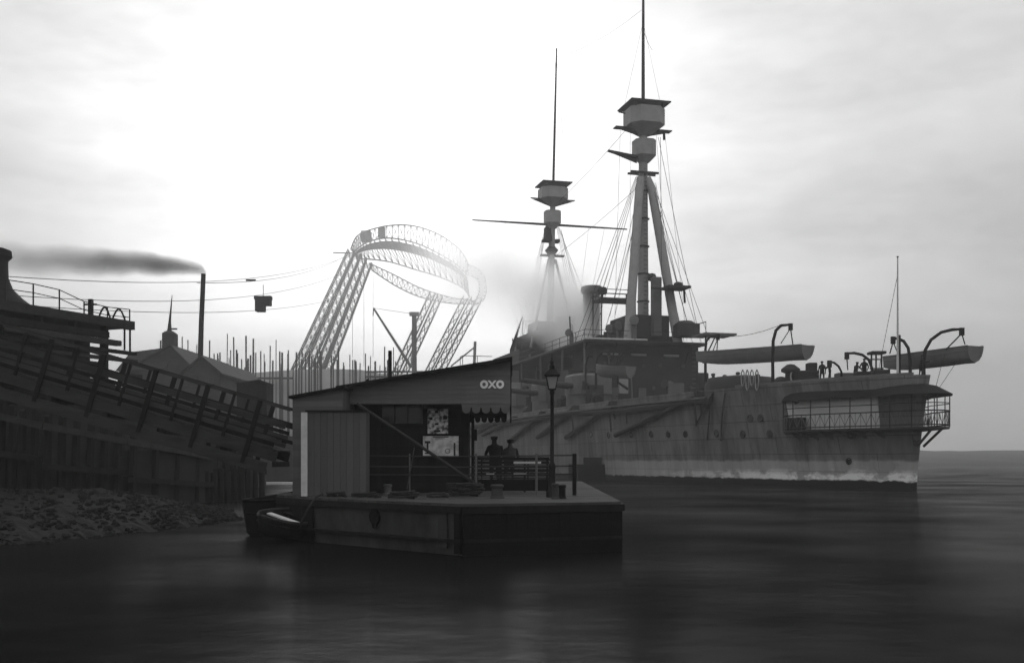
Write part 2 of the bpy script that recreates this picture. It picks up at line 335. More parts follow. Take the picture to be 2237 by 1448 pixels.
# ropes and pipes down the side
for a, c in [((1562, 858), (1548, 960)), ((1562, 858), (1525, 925)), ((1588, 858), (1578, 962)), ((1538, 866), (1535, 905)), ((1375, 893), (1372, 925)), ((1347, 893), (1346, 915))]:
    pa, pb = Vector(SH(*a)), Vector(SH(*c)); pa.y -= .15; pb.y -= .12
    b = MB(S); b.tube([pa, pa.lerp(pb, .5) + Vector((0, -.1, 0)), pb], .07, 6); b.build('side_rope', 'ship_dark', bs)
for px, py in [(1423, 948), (1460, 948), (1498, 948), (1566, 946), (1623, 948), (1682, 948), (1640, 913), (1662, 913), (1740, 873), (1292, 948), (1330, 950), (1380, 949), (1855, 1007), (1246, 950), (1205, 952)]:
    p = Vector(SH(px, py)); r = .28 if py != 1007 else .22
    nrm = Vector((-(hw(p.x+.5, p.z) - hw(p.x-.5, p.z)), -1, 0)).normalized()
    ring = MB(S); ring.tube([p - nrm * .05, p + nrm * .05], r, 12); o = ring.build('porthole', 'glass', bs)
    rim = MB(S); ax = nrm.cross(Vector((0, 0, 1))).normalized()
    rim.tube([p + nrm*.05 + ax*math.cos(k*math.pi/6)*r + Vector((0, 0, 1))*math.sin(k*math.pi/6)*r for k in range(13)], .05, 4, cap=False); rim.build('rim', 'ship_dark', o)
# rope fenders hanging in loops over the rail
for k, px in enumerate((1630, 1640, 1650, 1661)):
    a = Vector(SH(px, 842)); a.y -= .2; wd = .55; hh = 1.3 + .35 * (k % 2)
    b = MB(S); b.tube([a + Vector((wd*.5*math.sin(q*.7853), -.1, .45 - hh*(1 - math.cos(q*.7853))*.5 + .8)) for q in range(9)], .055, 6); b.build('rope_fender', 'canvas', bs, smooth=True)
# ---- stern walk
def walk_off(t): return interp([0, 3, 7.2, 8.8, 9.7], [1.35, 1.3, 1.2, .75, 0.02], t)
po = [(t, -(hw(t, 5) + walk_off(t))) for t in (9.6, 9.1, 8.5, 7.4, 6.2, 5, 3.8, 2.7, 1.6)] + [(0.1, -2.2), (-1.2, -1.9), (-2.2, -1.2), (-2.7, -.45)]
outer = po + [(t, -w) for t, w in reversed(po)]
pi_ = [(t, -(hw(t, 5) - .15)) for t in (9.6, 9.1, 8.5, 7.4, 6.2, 5, 3.8, 2.7, 1.6)] + [(.3, -.55), (-.1, -.4), (-.3, -.3), (-.35, -.15)]
inner = pi_ + [(t, -w) for t, w in reversed(pi_)]
sw = MB(S); FZ = 4.4
sw.loft([[(o[0], o[1], FZ - .12), (o[0], o[1], FZ), (i[0], i[1], FZ), (i[0], i[1], FZ - .3)] for o, i in zip(outer, inner)])
walk = sw.build('stern_walk', 'ship_dark', bs)
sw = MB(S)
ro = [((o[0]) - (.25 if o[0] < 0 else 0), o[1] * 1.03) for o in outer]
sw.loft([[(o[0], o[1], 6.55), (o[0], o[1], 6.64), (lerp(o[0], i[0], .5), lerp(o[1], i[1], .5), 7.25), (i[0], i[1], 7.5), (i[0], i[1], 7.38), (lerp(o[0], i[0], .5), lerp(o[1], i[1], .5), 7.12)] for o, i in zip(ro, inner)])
sw.build('canopy', 'tar', walk, smooth=True)  # near-black colour paints in the shade of the canopy's underside, not real tar
def hp(t, z, o): return (t - 1.1 * (z / DZ) ** 1.5 * max(0, 1 - t / 8), -hw(t, z) - o, z)
b = MB(S); b.loft([[hp(t, z, .05) for z in (4.45, 5.2, 6.0, 6.5, 6.95)] + [hp(t, z, -.1) for z in (6.95, 6.5, 6.0, 5.2, 4.45)] for t in (9.0, 8.6, 8, 7.2, 6.5, 5.75, 5, 4, 3, 2.2)]); b.build('white_bulkhead', 'white', walk, smooth=True)
for z, r in ((6.02, .035), (5.5, .05), (4.55, .05)):
    b = MB(S); b.tube([(o[0], o[1], z) for o in outer], r, 6); b.build('hand_rail', 'black_iron', walk)
# balusters and ornamental lattice of the walk
def along(poly, step):
    out = []; acc = 0
    for (a, c), (d, e) in zip(poly[:-1], poly[1:]):
        ln = math.hypot(d - a, e - c); s = -acc
        while s + step <= ln:
            s += step; out.append((lerp(a, d, s/ln), lerp(c, e, s/ln)))
        acc = ln - s
    return out
ln = along(outer, .42)
for k, (t, w) in enumerate(ln):
    b = MB(S)
    if k % 4 == 0: b.tube([(t, w, FZ), (t, w, 6.6)], .04, 5); b.build('post', 'black_iron', walk)
    else: b.tube([(t, w, FZ), (t, w, 5.5)], .018, 4); b.build('baluster', 'ship_grey', walk)
    if k + 1 < len(ln):
        t2, w2 = ln[k+1]
        b = MB(S); b.tube([(t, w, 4.6 if k % 2 else 5.45), (t2, w2, 5.45 if k % 2 else 4.6)], .022, 4); b.build('lattice_bar', 'ship_grey', walk)
for t in (8.4, 7.6, 6.8, 5.6, 4.2, 3.0, 1.7):
    o = -(hw(t, 4.3) + walk_off(t)); b = MB(S); b.prism([(t-.06, o + .1, FZ - .12), (t-.06, -hw(t, 3.6) + .1, FZ - .12), (t-.06, -hw(t, 3.4) + .1, 3.55)], (.12, 0, 0)); b.build('bracket', 'ship_dark', walk)
b = MB(S); b.tube([(-2.5, .4, FZ - .1), (-.7, .25, 3.1)], .09, 6); b.tube([(-2.5, -.4, FZ - .1), (-.7, -.25, 3.1)], .09, 6); b.build('stay_bracket', 'ship_dark', walk)
p = Vector(SH(1866, 948)); b = MB(S); b.lathe([(.05, -.35), (.3, -.28), (.42, 0), (.3, .28), (.05, .35)], p + Vector((0, -.2, 0)), 10); b.build('scuttle_lamp', 'black_iron', walk, smooth=True)
for t in (8.4, 7.5):
    b = MB(S); o = -(hw(t, 5) + .55); b.box((t-.4, o-.3, FZ), (t+.4, o+.3, FZ + .95)); b.build('canvas_locker', 'cloth_dark', walk, bevel=.05)
# ---- superstructure
def sblock(name, m, px0, px1, py0, py1, w=0.0, ratio=1.0, parent=None, bevel=0.06, base=None):
    t, w, z1 = SP((px0+px1)/2, py0, w); z0 = SP((px0+px1)/2, py1, w)[2] if base is None else base; d = OY + CT*t + ST*w; u = ((px0+px1)/2 - CX)/F
    kt, kw = ST + CT*u, CT - ST*u; full = (px1 - px0) / F * d; bw_ = full / (2*(kw + ratio*kt)); at = ratio * bw_
    b = MB(S); b.box((t-at, w-bw_, z0), (t+at, w+bw_, z1)); return b.build(name, m, parent or bs, bevel=bevel)
def sbox(name, m, t0, t1, w0, w1, z0, z1, parent=None, bevel=.06):
    b = MB(S); b.box((t0, w0, z0), (t1, w1, z1)); return b.build(name, m, parent or bs, bevel=bevel)
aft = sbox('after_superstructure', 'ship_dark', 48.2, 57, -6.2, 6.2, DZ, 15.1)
for w_ in (-4.6, -1.2, 2.6):
    b = MB(S); b.box((48.1, w_, DZ + .3), (48.25, w_ + .9, DZ + 2.3)); dr_ = b.build('door', 'ship_grey', aft); b = MB(S); b.box((48.05, w_ + .7, DZ + 1.2), (48.1, w_ + .8, DZ + 1.35)); b.build('handle', 'black_iron', dr_)
for w_, z_ in ((-5.4, 12.9), (-3.2, 12.9), (-.6, 12.7), (1.4, 12.9), (4.2, 12.9), (5.2, 10.4), (.6, 10.3)):
    b = MB(S); b.tube([(48.1, w_, z_), (48.3, w_, z_)], .27, 10); b.build('scuttle', 'glass', aft)
for k_ in range(14):
    b = MB(S); b.tube([(48.0, 5.3, DZ + .4 + k_*.5), (48.0, 5.8, DZ + .4 + k_*.5)], .035, 4); b.build('ladder_rung', 'ship_grey', aft)
for w_ in (-5.6, -2.2, 1.8): sbox('rolled_awning', 'canvas', 47.9, 48.15, w_, w_ + 1.9, 13.9, 14.15, aft, .08)
sbox('quarter_bulkhead', 'ship_dark', 50.5, 57, -8.8, -6.2, DZ, 12.4); sbox('quarter_bulkhead', 'ship_dark', 50.5, 57, 6.2, 8.6, DZ, 12.4)
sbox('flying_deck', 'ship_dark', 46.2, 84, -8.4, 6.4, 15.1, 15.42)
b = MB(S); b.tube([(46.1, -8.5, 15.5), (46.1, -1.0, 15.52)], .1, 6); b.build('deck_edge_spar', 'pale_paint', bs)
for w_ in (-8.0, -4.5, 4.5):
    b = MB(S); b.beam((48.2, w_, 13.2), (46.4, w_, 15.05), .12, .16); b.build('deck_bracket', 'ship_dark', bs)
for t_ in (47, 55, 64, 73, 82):
    b = MB(S); b.tube([(t_, -8.1, DZ), (t_, -8.1, 15.1)], .12, 6); b.build('stanchion', 'ship_grey', bs)
for k_ in range(13):
    b = MB(S); b.tube([(46.4 + k_*3, -8.3, 15.4), (46.4 + k_*3, -8.3, 16.5)], .035, 4); b.build('rail_post', 'ship_dark', bs)
for z_ in (15.95, 16.5):
    b = MB(S); b.tube([(46.4, 6, z_), (46.4, -8.3, z_), (82.4, -8.3, z_)], .03, 4); b.build('guard_rail', 'ship_dark', bs)
for t in (60, 66, 72, 78):
    b = MB(S); b.tube([(t, -4.6, DZ), (t, -4.6, 15.1)], .14, 6); b.build('stanchion', 'ship_grey', bs)
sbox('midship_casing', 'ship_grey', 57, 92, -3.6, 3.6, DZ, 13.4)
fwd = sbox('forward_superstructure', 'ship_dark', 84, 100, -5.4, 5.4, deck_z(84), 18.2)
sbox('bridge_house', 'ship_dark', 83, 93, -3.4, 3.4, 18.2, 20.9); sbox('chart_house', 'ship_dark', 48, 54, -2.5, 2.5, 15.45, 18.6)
b = MB(S); b.prism([(93, -3.3, 18.2), (99, -3.3, 18.2), (93, -3.3, 20.7)], (0, 6.6, 0)); b.build('bridge_screen', 'ship_dark', bs)
sbox('compass_platform', 'ship_dark', 85, 90, -2.4, 2.4, 20.9, 22.6)
sbox('bridge_wing', 'ship_grey', 99.5, 101.5, -10.5, -5.4, 16.6, 16.8)
for t_, w_ in ((99.6, -10.4), (101.4, -10.4), (99.6, -8), (101.4, -8)):
    b = MB(S); b.tube([(t_, w_, 16.8), (t_, w_, 18.6)], .06, 5); b.build('wing_post', 'ship_grey', bs)
b = MB(S); b.tube([(99.6, -5.6, 18.6), (99.6, -10.4, 18.6), (101.4, -10.4, 18.6)], .06, 5); b.build('wing_rail', 'ship_grey', bs)
b = MB(S); b.tube([(100.5, -10.2, 16.7), (100.5, -9.6, 9)], .1, 5); b.build('wing_strut', 'ship_grey', bs)
sblock('sight_hood', 'ship_dark', 1470, 1528, 708, 736, 3.2, 1)
b = MB(S); c = SP(1497, 735, 3.2); b.lathe([(1.2, 0), (1.2, 1.4), (.8, 1.7), (.15, 1.75)], c, 12); b.build('conning_tower', 'ship_dark', bs, smooth=True)
# gun turrets along the port side
for t, lean in ((47, .1), (60.5, 0), (74, -.08)):
    b = MB(S); c = (t, -7.6, DZ + .1); b.lathe([(2.5, 0), (2.5, 1.2)], c, 20); bar = b.build('barbette', 'ship_grey', bs, smooth=True)
    b = MB(S); pts8 = [(-2.6, -1.7), (-1.2, -2.3), (1.5, -2.3), (2.6, -1.3), (2.6, 1.3), (1.5, 2.3), (-1.2, 2.3), (-2.6, 1.7)]
    b.loft([[(t + x, -7.6 + y, DZ + 1.3) for x, y in pts8], [(t + x, -7.6 + y, DZ + 3.3) for x, y in pts8], [(t + x*.9, -7.6 + y*.9, DZ + 3.55) for x, y in pts8]])
    g = b.build('gun_turret', 'ship_grey', bs)
    for s in (-.7, .7):
        b = MB(S); b.tube([(t + s - .3, -9.3, DZ + 2.2), (t + s - .9, -12.6, DZ + 2.45), (t + s - 1.3, -15.6, DZ + 2.7)], [.32, .24, .17], 10); b.build('gun_barrel', 'ship_dark', g, smooth=True)
    b = MB(S); b.lathe([(.5, 0), (.5, .4), (.3, .55), (.05, .6)], (t - 1, -7.6, DZ + 3.5), 10); b.build('sighting_hood', 'ship_dark', g, smooth=True)
# covered after barbette on the quarterdeck
c = SP(1617, 850); c = (c[0], 0, DZ)
b = MB(S); b.lathe([(3.3, 0), (3.3, 1.2), (3.0, 1.75), (1.0, 2.0), (.1, 2.05)], c, 24); b.build('after_barbette', 'ship_dark', bs, smooth=True)
for k, (px, hgt) in enumerate(((1558, .6), (1583, .45), (1612, .7), (1655, .5))):
    q = SP(px, 826); b = MB(S); b.lathe([(.18, 0), (.16, hgt), (.24, hgt + .05), (.2, hgt + .2), (.03, hgt + .25)], (q[0], 0, q[2] - .35), 8); b.build('deck_fitting', 'ship_dark', bs, smooth=True)
# light canvas screens and clutter on the battery deck
for px0, px1, py0, py1 in ((1113, 1165, 836, 876), (1170, 1192, 838, 880), (1282, 1312, 775, 800), (1300, 1330, 822, 845), (1350, 1373, 828, 860)):
    sblock('canvas_screen', 'canvas', px0, px1, py0, py1, -4.0 if px0 > 1200 else -7.5, .3)
# lockers, cowls, winches and pipes crowding the battery deck and the flying deck
rc = random.Random(21)
def clutter(t, w, z, k):
    b = MB(S); s = rc.uniform(.6, 1.3)
    if k == 0: b.tube([(t, w, z), (t, w, z + 1.5*s), (t - .15, w - .2, z + 1.8*s), (t - .4, w - .6, z + 1.85*s)], [.22*s, .22*s, .3*s, .42*s], 9); nm = 'cowl_vent'
    elif k == 1: b.box((t - .7*s, w - .4*s, z), (t + .7*s, w + .4*s, z + .9*s)); nm = 'deck_locker'
    elif k == 2: b.tube([(t, w, z), (t + rc.uniform(-.6, .6), w, z + 3.2*s)], .09, 6); nm = 'stump_post'
    elif k == 3: b.tube([(t - .8*s, w, z + .6), (t + .8*s, w, z + .6)], .42*s, 10); b.box((t - .9*s, w - .3, z), (t - .8*s, w + .3, z + .9)); b.box((t + .8*s, w - .3, z), (t + .9*s, w + .3, z + .9)); nm = 'winch'
    elif k == 4: b.box((t - .1, w - .9*s, z), (t + .1, w + .9*s, z + 2.0*s)); nm = 'splinter_screen'
    else: b.lathe([(.5*s, 0), (.5*s, 1.0*s), (.35*s, 1.3*s), (.05, 1.4*s)], (t, w, z), 10); nm = 'skylight_dome'
    b.build(nm, rc.choice(['ship_dark', 'ship_dark', 'ship_grey', 'canvas' if k in (1, 4) else 'ship_grey', 'tar']), bs, smooth=k in (0, 3, 5))
for q in range(96): clutter(rc.uniform(43, 100), rc.uniform(-9.4, -5.2), deck_z(70) if q % 2 else DZ, q % 6)
for q in range(26): clutter(rc.uniform(50, 82), rc.uniform(-7.6, 5), 15.42, (q*5 + 2) % 6)
for q in range(14): clutter(rc.uniform(84, 98), rc.uniform(-5, 3), 18.2, (q*5 + 1) % 6)
for q in range(8): clutter(rc.uniform(30, 46), rc.uniform(-6.5, 4), DZ, q % 6)
for q in range(16):
    t_ = rc.uniform(58, 98); b = MB(S); b.tube([(t_, -3.75, DZ + rc.uniform(0, 2)), (t_ + rc.uniform(-.4, .4), -3.75, DZ + rc.uniform(3.5, 5.2))], rc.uniform(.06, .16), 6); b.build('casing_pipe', rc.choice(['ship_dark', 'pale_paint', 'ship_dark']), bs)
# ---- funnels, casings, ventilators
c = SP(1292, 740); ft = c[0]
b = MB(S); b.lathe([(1.1, 0), (1.1, 11.0), (1.32, 11.05), (1.42, 11.5), (1.3, 11.9), (1.12, 11.95)], (ft, 0, 13.0), 24, 1.25, 1); fun = b.build('funnel', 'ship_grey', bs, smooth=True)
b = MB(S); b.tube([(ft - 1.6, -.6, 13.4), (ft - 1.6, -.6, 23.9)], .13, 6); b.build('steam_pipe', 'ship_dark', fun)
b = MB(S); b.tube([(ft - 1.5, -1.3, 15), (ft - 1.5, -1.3, 23.4)], .16, 6); b.build('steam_pipe', 'ship_dark', fun)
q = SP(1236, 700); b = MB(S); b.lathe([(1.25, 0), (1.25, q[2] - 13), (1.45, q[2] - 12.9), (1.4, q[2] - 12.5)], (q[0], 0, 13), 20, 1.2, 1); b.build('forward_casing', 'ship_grey', bs, smooth=True)
vb = sblock('ventilator_trunk', 'ship_grey', 1421, 1446, 606, 735, 0.6, .9)
q = SP(1424, 608, .6); b = MB(S); b.lathe([(.05, -.5), (.42, -.35), (.55, 0), (.4, .38), (.05, .5)], (q[0], q[1], q[2] + .1), 10); b.build('cowl', 'ship_dark', vb, smooth=True)
for px, py in ((1332, 735), (1385, 735), (1352, 740), (1262, 752)):
    q = SP(px, py, -2.5); b = MB(S); b.tube([(q[0], q[1], 15.4), (q[0], q[1], 17.1), (q[0]-.25, q[1]-.1, 17.5), (q[0]-.8, q[1]-.3, 17.6)], [.3, .3, .42, .55], 10); b.build('ventilator', 'ship_grey', bs, smooth=True)
# after bridge with searchlight platform left of the main mast
q0, q1 = SP(1322, 668), SP(1372, 664)
sb = MB(S); tm = (q0[0] + q1[0]) / 2; sb.box((tm - 1.6, -2.6, q0[2] - .1), (tm + 1.6, 2.0, q0[2] + .1)); ab = sb.build('after_bridge', 'ship_dark', bs)
for a in (-1.5, 1.5):
    for w_ in (-2.5, 1.9):
        b = MB(S); b.tube([(tm + a, w_, 15.4), (tm + a, w_, q0[2] + 1.2)], .1, 6); b.build('bridge_post', 'ship_dark', ab)
for z in (.65, 1.2):
    b = MB(S); b.tube([(tm - 1.5, -2.5, q0[2] + z), (tm + 1.5, -2.5, q0[2] + z), (tm + 1.5, 1.9, q0[2] + z), (tm - 1.5, 1.9, q0[2] + z), (tm - 1.5, -2.5, q0[2] + z)], .05, 5); b.build('bridge_rail', 'ship_dark', ab)
b = MB(S); b.lathe([(.1, 0), (.12, .7), (.5, .8), (.62, 1.2), (.5, 1.6), (.1, 1.7)], (tm, -1.8, q0[2]), 12); b.build('searchlight', 'ship_dark', ab, smooth=True)
b = MB(S); b.box((tm - 1.7, -2.6, 17.1), (tm + 1.7, 2.2, 17.3)); b.build('lower_platform', 'ship_dark', ab)
# ---- main mast
MT = SP(1405, 600)[0]; MD = OY + CT*MT
def mz(py): return H - (py - HZ)/F*MD
def mm_(px): return px * MD / F                      # pixels to metres at the mast
mm = MB(S); mm.tube([(MT, 0, 15.4), (MT, 0, mz(330)), (MT, 0, mz(285))], [.66, .5, .45], 14); mast = mm.build('main_mast', 'mast_paint', bs, smooth=True)
for s in (-1, 1):
    b = MB(S); b.tube([(MT - 3.0, s*3.0, 15.4), (MT - .75, s*.75, mz(415)), (MT - .3, s*.4, mz(392))], [.55, .5, .45], 12); b.build('tripod_leg', 'mast_paint', mast, smooth=True)
b = MB(S); b.box((MT - 1.3, -.12, mz(383) - .1), (MT + 1.2, .12, mz(383) + .12)); b.box((MT - .6, -1.7, mz(381)), (MT - .35, 1.7, mz(381) + .22)); b.box((MT+.35, -1.7, mz(381)), (MT + .6, 1.7, mz(381) + .22)); b.build('starfish', 'ship_dark', mast)
def octo(r, t, w, z, k=.45): return [(t - r*k, w - r, z), (t + r*k, w - r, z), (t + r, w - r*k, z), (t + r, w + r*k, z), (t + r*k, w + r, z), (t - r*k, w + r, z), (t - r, w + r*k, z), (t - r, w - r*k, z)]
def top_box(t, w, z0, z1, r, zb, rb, m, name, parent, k=.55):
    b = MB(S); b.loft([octo(rb, t, w, zb, k), octo(r, t, w, z0, k), octo(r, t, w, z1, k), octo(r*.94, t, w, z1 + .02, k), octo(r*.94, t, w, z1 - .3, k)]); return b.build(name, m, parent)
top_box(MT, .1, mz(342), mz(308), 1.22, mz(356), .55, 'mast_paint', 'lower_top', mast)
b = MB(S); b.prism([(MT - .8, -.9, mz(348)), (MT + .8, -.9, mz(348)), (MT + .25, -4.3, mz(337)), (MT - .25, -4.3, mz(337))], (0, 0, .14)); b.prism([(MT-.06, -.8, mz(358)), (MT-.06, -.8, mz(348)), (MT-.06, -4.0, mz(339))], (.12, 0, 0)); b.build('wing_platform', 'ship_dark', mast)
ct = top_box(MT, .1, mz(277), mz(242), 2.1, mz(296), .7, 'mast_paint', 'control_top', mast)
b = MB(S); b.box((MT - 2.3, -2.3, mz(234)), (MT + 2.3, 2.5, mz(234) + .14)); b.build('roof', 'ship_dark', ct)
for a in (-1.6, 1.6):
    for w_ in (-1.5, 1.7):
        b = MB(S); b.tube([(MT + a, w_, mz(243)), (MT + a, w_, mz(234))], .09, 5); b.build('roof_post', 'ship_dark', ct)
b = MB(S); b.box((MT - .5, -3.5, mz(285)), (MT + .5, 3.4, mz(285) + .12)); b.prism([(MT-.08, -.7, mz(297)), (MT-.08, -.7, mz(285)), (MT-.08, -3.3, mz(285))], (.16, 0, 0)); b.prism([(MT-.08, .7, mz(297)), (MT-.08, .7, mz(285)), (MT-.08, 3.2, mz(286))], (.16, 0, 0)); b.build('spreader', 'ship_dark', ct)
b = MB(S); b.tube([(MT, -2.2, mz(252)), (MT, -3.0, mz(250))], .08, 5); b.build('range_arm', 'ship_dark', ct)
b = MB(S); b.tube([(MT, 2.6, mz(287)), (MT, 2.6, mz(302))], .16, 6); b.build('signal_lamp', 'black_iron', ct)
b = MB(S); b.tube([(MT, 0, mz(290)), (MT, 0, mz(110)), (MT, .03, mz(-80))], [.24, .2, .12], 8); b.build('topmast', 'ship_dark', mast)
pl = SP(1478, 628, 2.4)
b = MB(S); b.box((pl[0] - 1.3, .9, pl[2] - .2), (pl[0] + 1.3, 3.6, pl[2] + .05)); b.box((pl[0] - .15, -.6, pl[2] - .3), (pl[0] + .15, 1.2, pl[2] - .1)); sp_ = b.build('searchlight_platform', 'ship_dark', mast)
b = MB(S); b.lathe([(.1, 0), (.5, .1), (.5, .5), (.1, .65)], (pl[0], 2.6, pl[2]), 10); b.build('searchlight', 'ship_dark', sp_, smooth=True)
b = MB(S); b.tube([(pl[0], 3.3, pl[2] - .1), (pl[0], 3.4, pl[2] - 1.7)], .14, 6); b.build('hanging_lamp', 'black_iron', sp_)
for py_ in (420, 480, 540, 600, 660):
    b = MB(S); b.lathe([(.74, 0), (.76, .06), (.74, .12)], (MT, 0, mz(py_)), 14); b.build('mast_band', 'ship_dark', mast)
for k_ in range(40):
    b = MB(S); zz_ = 16 + k_*.5; b.tube([(MT - .72, -.22, zz_), (MT - .72, .22, zz_)], .025, 4); b.build('ladder_rung', 'ship_dark', mast)
# ---- fore mast
FT = SP(1204, 600)[0]; FD = OY + CT*FT
def fz(py): return H - (py - HZ)/F*FD
def ft_(z): return FT - (z - 30) * .085
def fp(z, dt=0, w=0): return (ft_(z) + dt, w, z)
b = MB(S); b.tube([fp(18), fp(fz(560)), fp(fz(440))], [.55, .5, .4], 12); fm = b.build('fore_mast', 'mast_paint', bs, smooth=True)
for s in (-1, 1):
    b = MB(S); b.tube([fp(18.5, -2.6, s*3.6), fp(fz(568), -.3, s*.5)], .22, 8); b.build('tripod_leg', 'mast_paint', fm)
b = MB(S); z = fz(561); b.box((ft_(z) - .4, -1.7, z), (ft_(z) + .4, 1.9, z + .25)); b.loft([octo(.5, ft_(z), 0, z + .25), octo(.95, ft_(z), 0, z + .9), octo(.4, ft_(z), 0, z + 1.6)]); b.build('starfish', 'ship_dark', fm)
b = MB(S); z = fz(530); b.box((ft_(z) - .8, -1.4, z), (ft_(z) + .8, -.2, z + .35)); b.box((ft_(z) - .5, -1.1, z + .3), (ft_(z) + .5, -.1, z + 2.1)); b.box((ft_(z) - .5, .5, z - .1), (ft_(z) + .5, 1.1, z + .4)); b.build('searchlight_platform', 'ship_dark', fm)
z0, z1 = fz(490), fz(464); top_box(ft_(z0), 0, z0, z1, 1.15, z0 - .8, .5, 'mast_paint', 'lower_top', fm)
b = MB(S); zy = fz(491); b.tube([fp(zy, .6, -12), fp(zy, .6, 0), fp(zy, .6, 12)], [.1, .2, .1], 8); b.build('signal_yard', 'ship_dark', fm)
z0, z1 = fz(440), fz(417); ct = top_box(ft_(z0), 0, z0, z1, 2.0, fz(453), .5, 'mast_paint', 'control_top', fm)
b = MB(S); b.box((ft_(z1) - 2.2, -2.2, fz(409)), (ft_(z1) + 2.2, 2.3, fz(409) + .14)); b.build('roof', 'ship_dark', ct)
for a in (-1.5, 1.5):
    for w_ in (-1.5, 1.5):
        b = MB(S); b.tube([(ft_(z1) + a, w_, z1), (ft_(z1) + a, w_, fz(409))], .09, 5); b.build('roof_post', 'ship_dark', ct)
b = MB(S); z = fz(441)
for s in (-1, 1): b.prism([fp(z, -.35, s*.4), fp(z, .35, s*.4), fp(z + .1, .15, s*3.4), fp(z + .1, -.15, s*3.4)], (0, 0, .12)); b.prism([fp(fz(455), -.06, s*.3), fp(z, -.06, s*.3), fp(z, -.06, s*3.2)], (.12, 0, 0))
b.build('spreader', 'ship_dark', ct)
b = MB(S); b.tube([fp(fz(405)), fp(fz(250)), fp(fz(121))], [.2, .16, .1], 8); b.build('topmast', 'ship_dark', fm)
# ---- rigging
def stay(a, c, r=.035, sag=.0):
    a, c = Vector(a), Vector(c); b = MB(S); b.tube([a.lerp(c, k/6) + Vector((0, 0, -sag*4*(k/6)*(1-k/6))) for k in range(7)], r, 4); b.build('stay', 'ship_dark', bs)
for (a, wa), (c, wc) in [(((1398, 400), -.5), ((1332, 690), -5.0)), (((1398, 420), -.5), ((1343, 690), -5.0)), (((1400, 440), -.5), ((1322, 720), -5.0)), (((1432, 400), .5), ((1497, 690), 4.8)), (((1430, 420), .5), ((1510, 735), 5.0)), (((1438, 300), 1.5), ((1528, 735), 4.8)), (((1443, 300), 1.5), ((1445, 600), 1)),
                         (((1425, 110), 0), ((1404, 60), 0)), (((1204, 450), .3), ((1300, 700), 5)), (((1225, 500), .8), ((1262, 650), 5)), (((1190, 500), -.8), ((1160, 720), -5)), (((1225, 500), .8), ((1280, 690), 5.0)), (((1405, 240), 0), ((1222, 440), 0)), (((1408, 395), 0), ((1212, 560), 0))]:
    stay(SP(a[0], a[1], wa), SP(c[0], c[1], wc), .03, .3)
stay(SP(1545, 730, 0), SP(1700, 712, -3), .025, .5)
for s_ in (-1, 1):
    for k_ in range(4):
        stay((MT - .4 + .3*k_, s_*.7, mz(385)), (MT - 5 + 2.2*k_, s_*(7.8 if s_ < 0 else 6.0), 15.4), .028)
        stay((ft_(fz(480)) + .2*k_, s_*.6, fz(480)), (FT - 4 + 2*k_, s_*5.2, 18.4), .028)
for w_ in (-11, -9, -7, 6, 8.5, 11):
    stay((FT + .3, w_, fz(491)), (FT - 3, w_*.42, 18.6), .018)
for w_ in (-2.8, -1.6, 1.6, 2.7): stay((MT, w_, mz(287)), (MT - 2.5, w_*1.6, 15.6), .018)
for s_ in (-1, 1): stay((MT, s_*.15, mz(60)), (MT, s_*2.3, mz(236)), .018); stay((ft_(fz(150)), s_*.1, fz(150)), (ft_(fz(405)), s_*2.1, fz(409)), .018)
stay((MT, 0, mz(20)), (ft_(fz(140)), 0, fz(140)), .02, .8)
b = MB(S); b.tube([SP(1141, 693, -4), SP(1117, 765, -4)], [.12, .28], 8); b.build('derrick_boom', 'ship_dark', bs)
q = SP(1162, 702); b = MB(S); b.tube([(q[0], -1.5, 20.5), (q[0], -1.5, q[2]), (q[0], 1.8, q[2])], .07, 5); b.build('awning_frame', 'ship_grey', bs)
# ---- after end of the superstructure: overhanging rail platform right of the sight hood
q = SP(1545, 735, 2.5); b = MB(S); b.box((q[0] - 2.6, 1.0, q[2] - .1), (q[0] + .5, 4.6, q[2] + .1)); plt = b.build('after_platform', 'ship_grey', bs)
for a in (-2.4, -.9, .4):
    b = MB(S); b.tube([(q[0] + a, 1.2, q[2]), (q[0] + a, 1.2, q[2] + 1.2)], .04, 4); b.build('rail_post', 'ship_dark', plt)
b = MB(S); b.tube([(q[0] - 2.4, 1.2, q[2] + 1.2), (q[0] + .4, 1.2, q[2] + 1.2)], .05, 4); b.build('guard_rail', 'ship_dark', plt)
b = MB(S); b.tube([(q[0] - 1.5, 1.6, q[2]), (q[0] - 1.5, 1.6, q[2] - 2.2)], .1, 5); b.tube([(q[0] - 2.4, 2.4, q[2]), (q[0] - .4, 2.0, q[2] - 2.4)], .08, 5); b.build('platform_strut', 'ship_dark', plt)
# ---- davits (quarter and stern); each a bent tube with its tackle
def davit(pts, r=.13, falls=(), label=None):
    b = MB(); b.tube(pts, [r*1.15] + [r]*(len(pts)-2) + [r*.7], 8); dv = b.build('davit', 'black_iron', bs, smooth=True)
    b = MB(); e = Vector(pts[-1]); b.box(e - Vector((.16, .1, .45)), e + Vector((.16, .1, .1))); b.build('block', 'black_iron', dv)
    for fpt in falls:
        b = MB(); b.tube([e - Vector((0, 0, .3)), fpt], .05, 4); b.build('fall', 'ship_dark', dv)
    return dv
davit([P(1689, 905, 82.5), P(1688, 790, 82.5), P(1689, 745, 82.5), P(1695, 722, 82.6), P(1706, 711, 82.7), P(1727, 709, 83)], .13, [P(1706, 750, 84.5), P(1732, 752, 84)])
davit([P(1541, 835, 95), P(1541, 765, 95), P(1543, 745, 95), P(1552, 734, 95), P(1568, 732, 95)], .12, [P(1556, 770, 93), P(1566, 768, 93)])
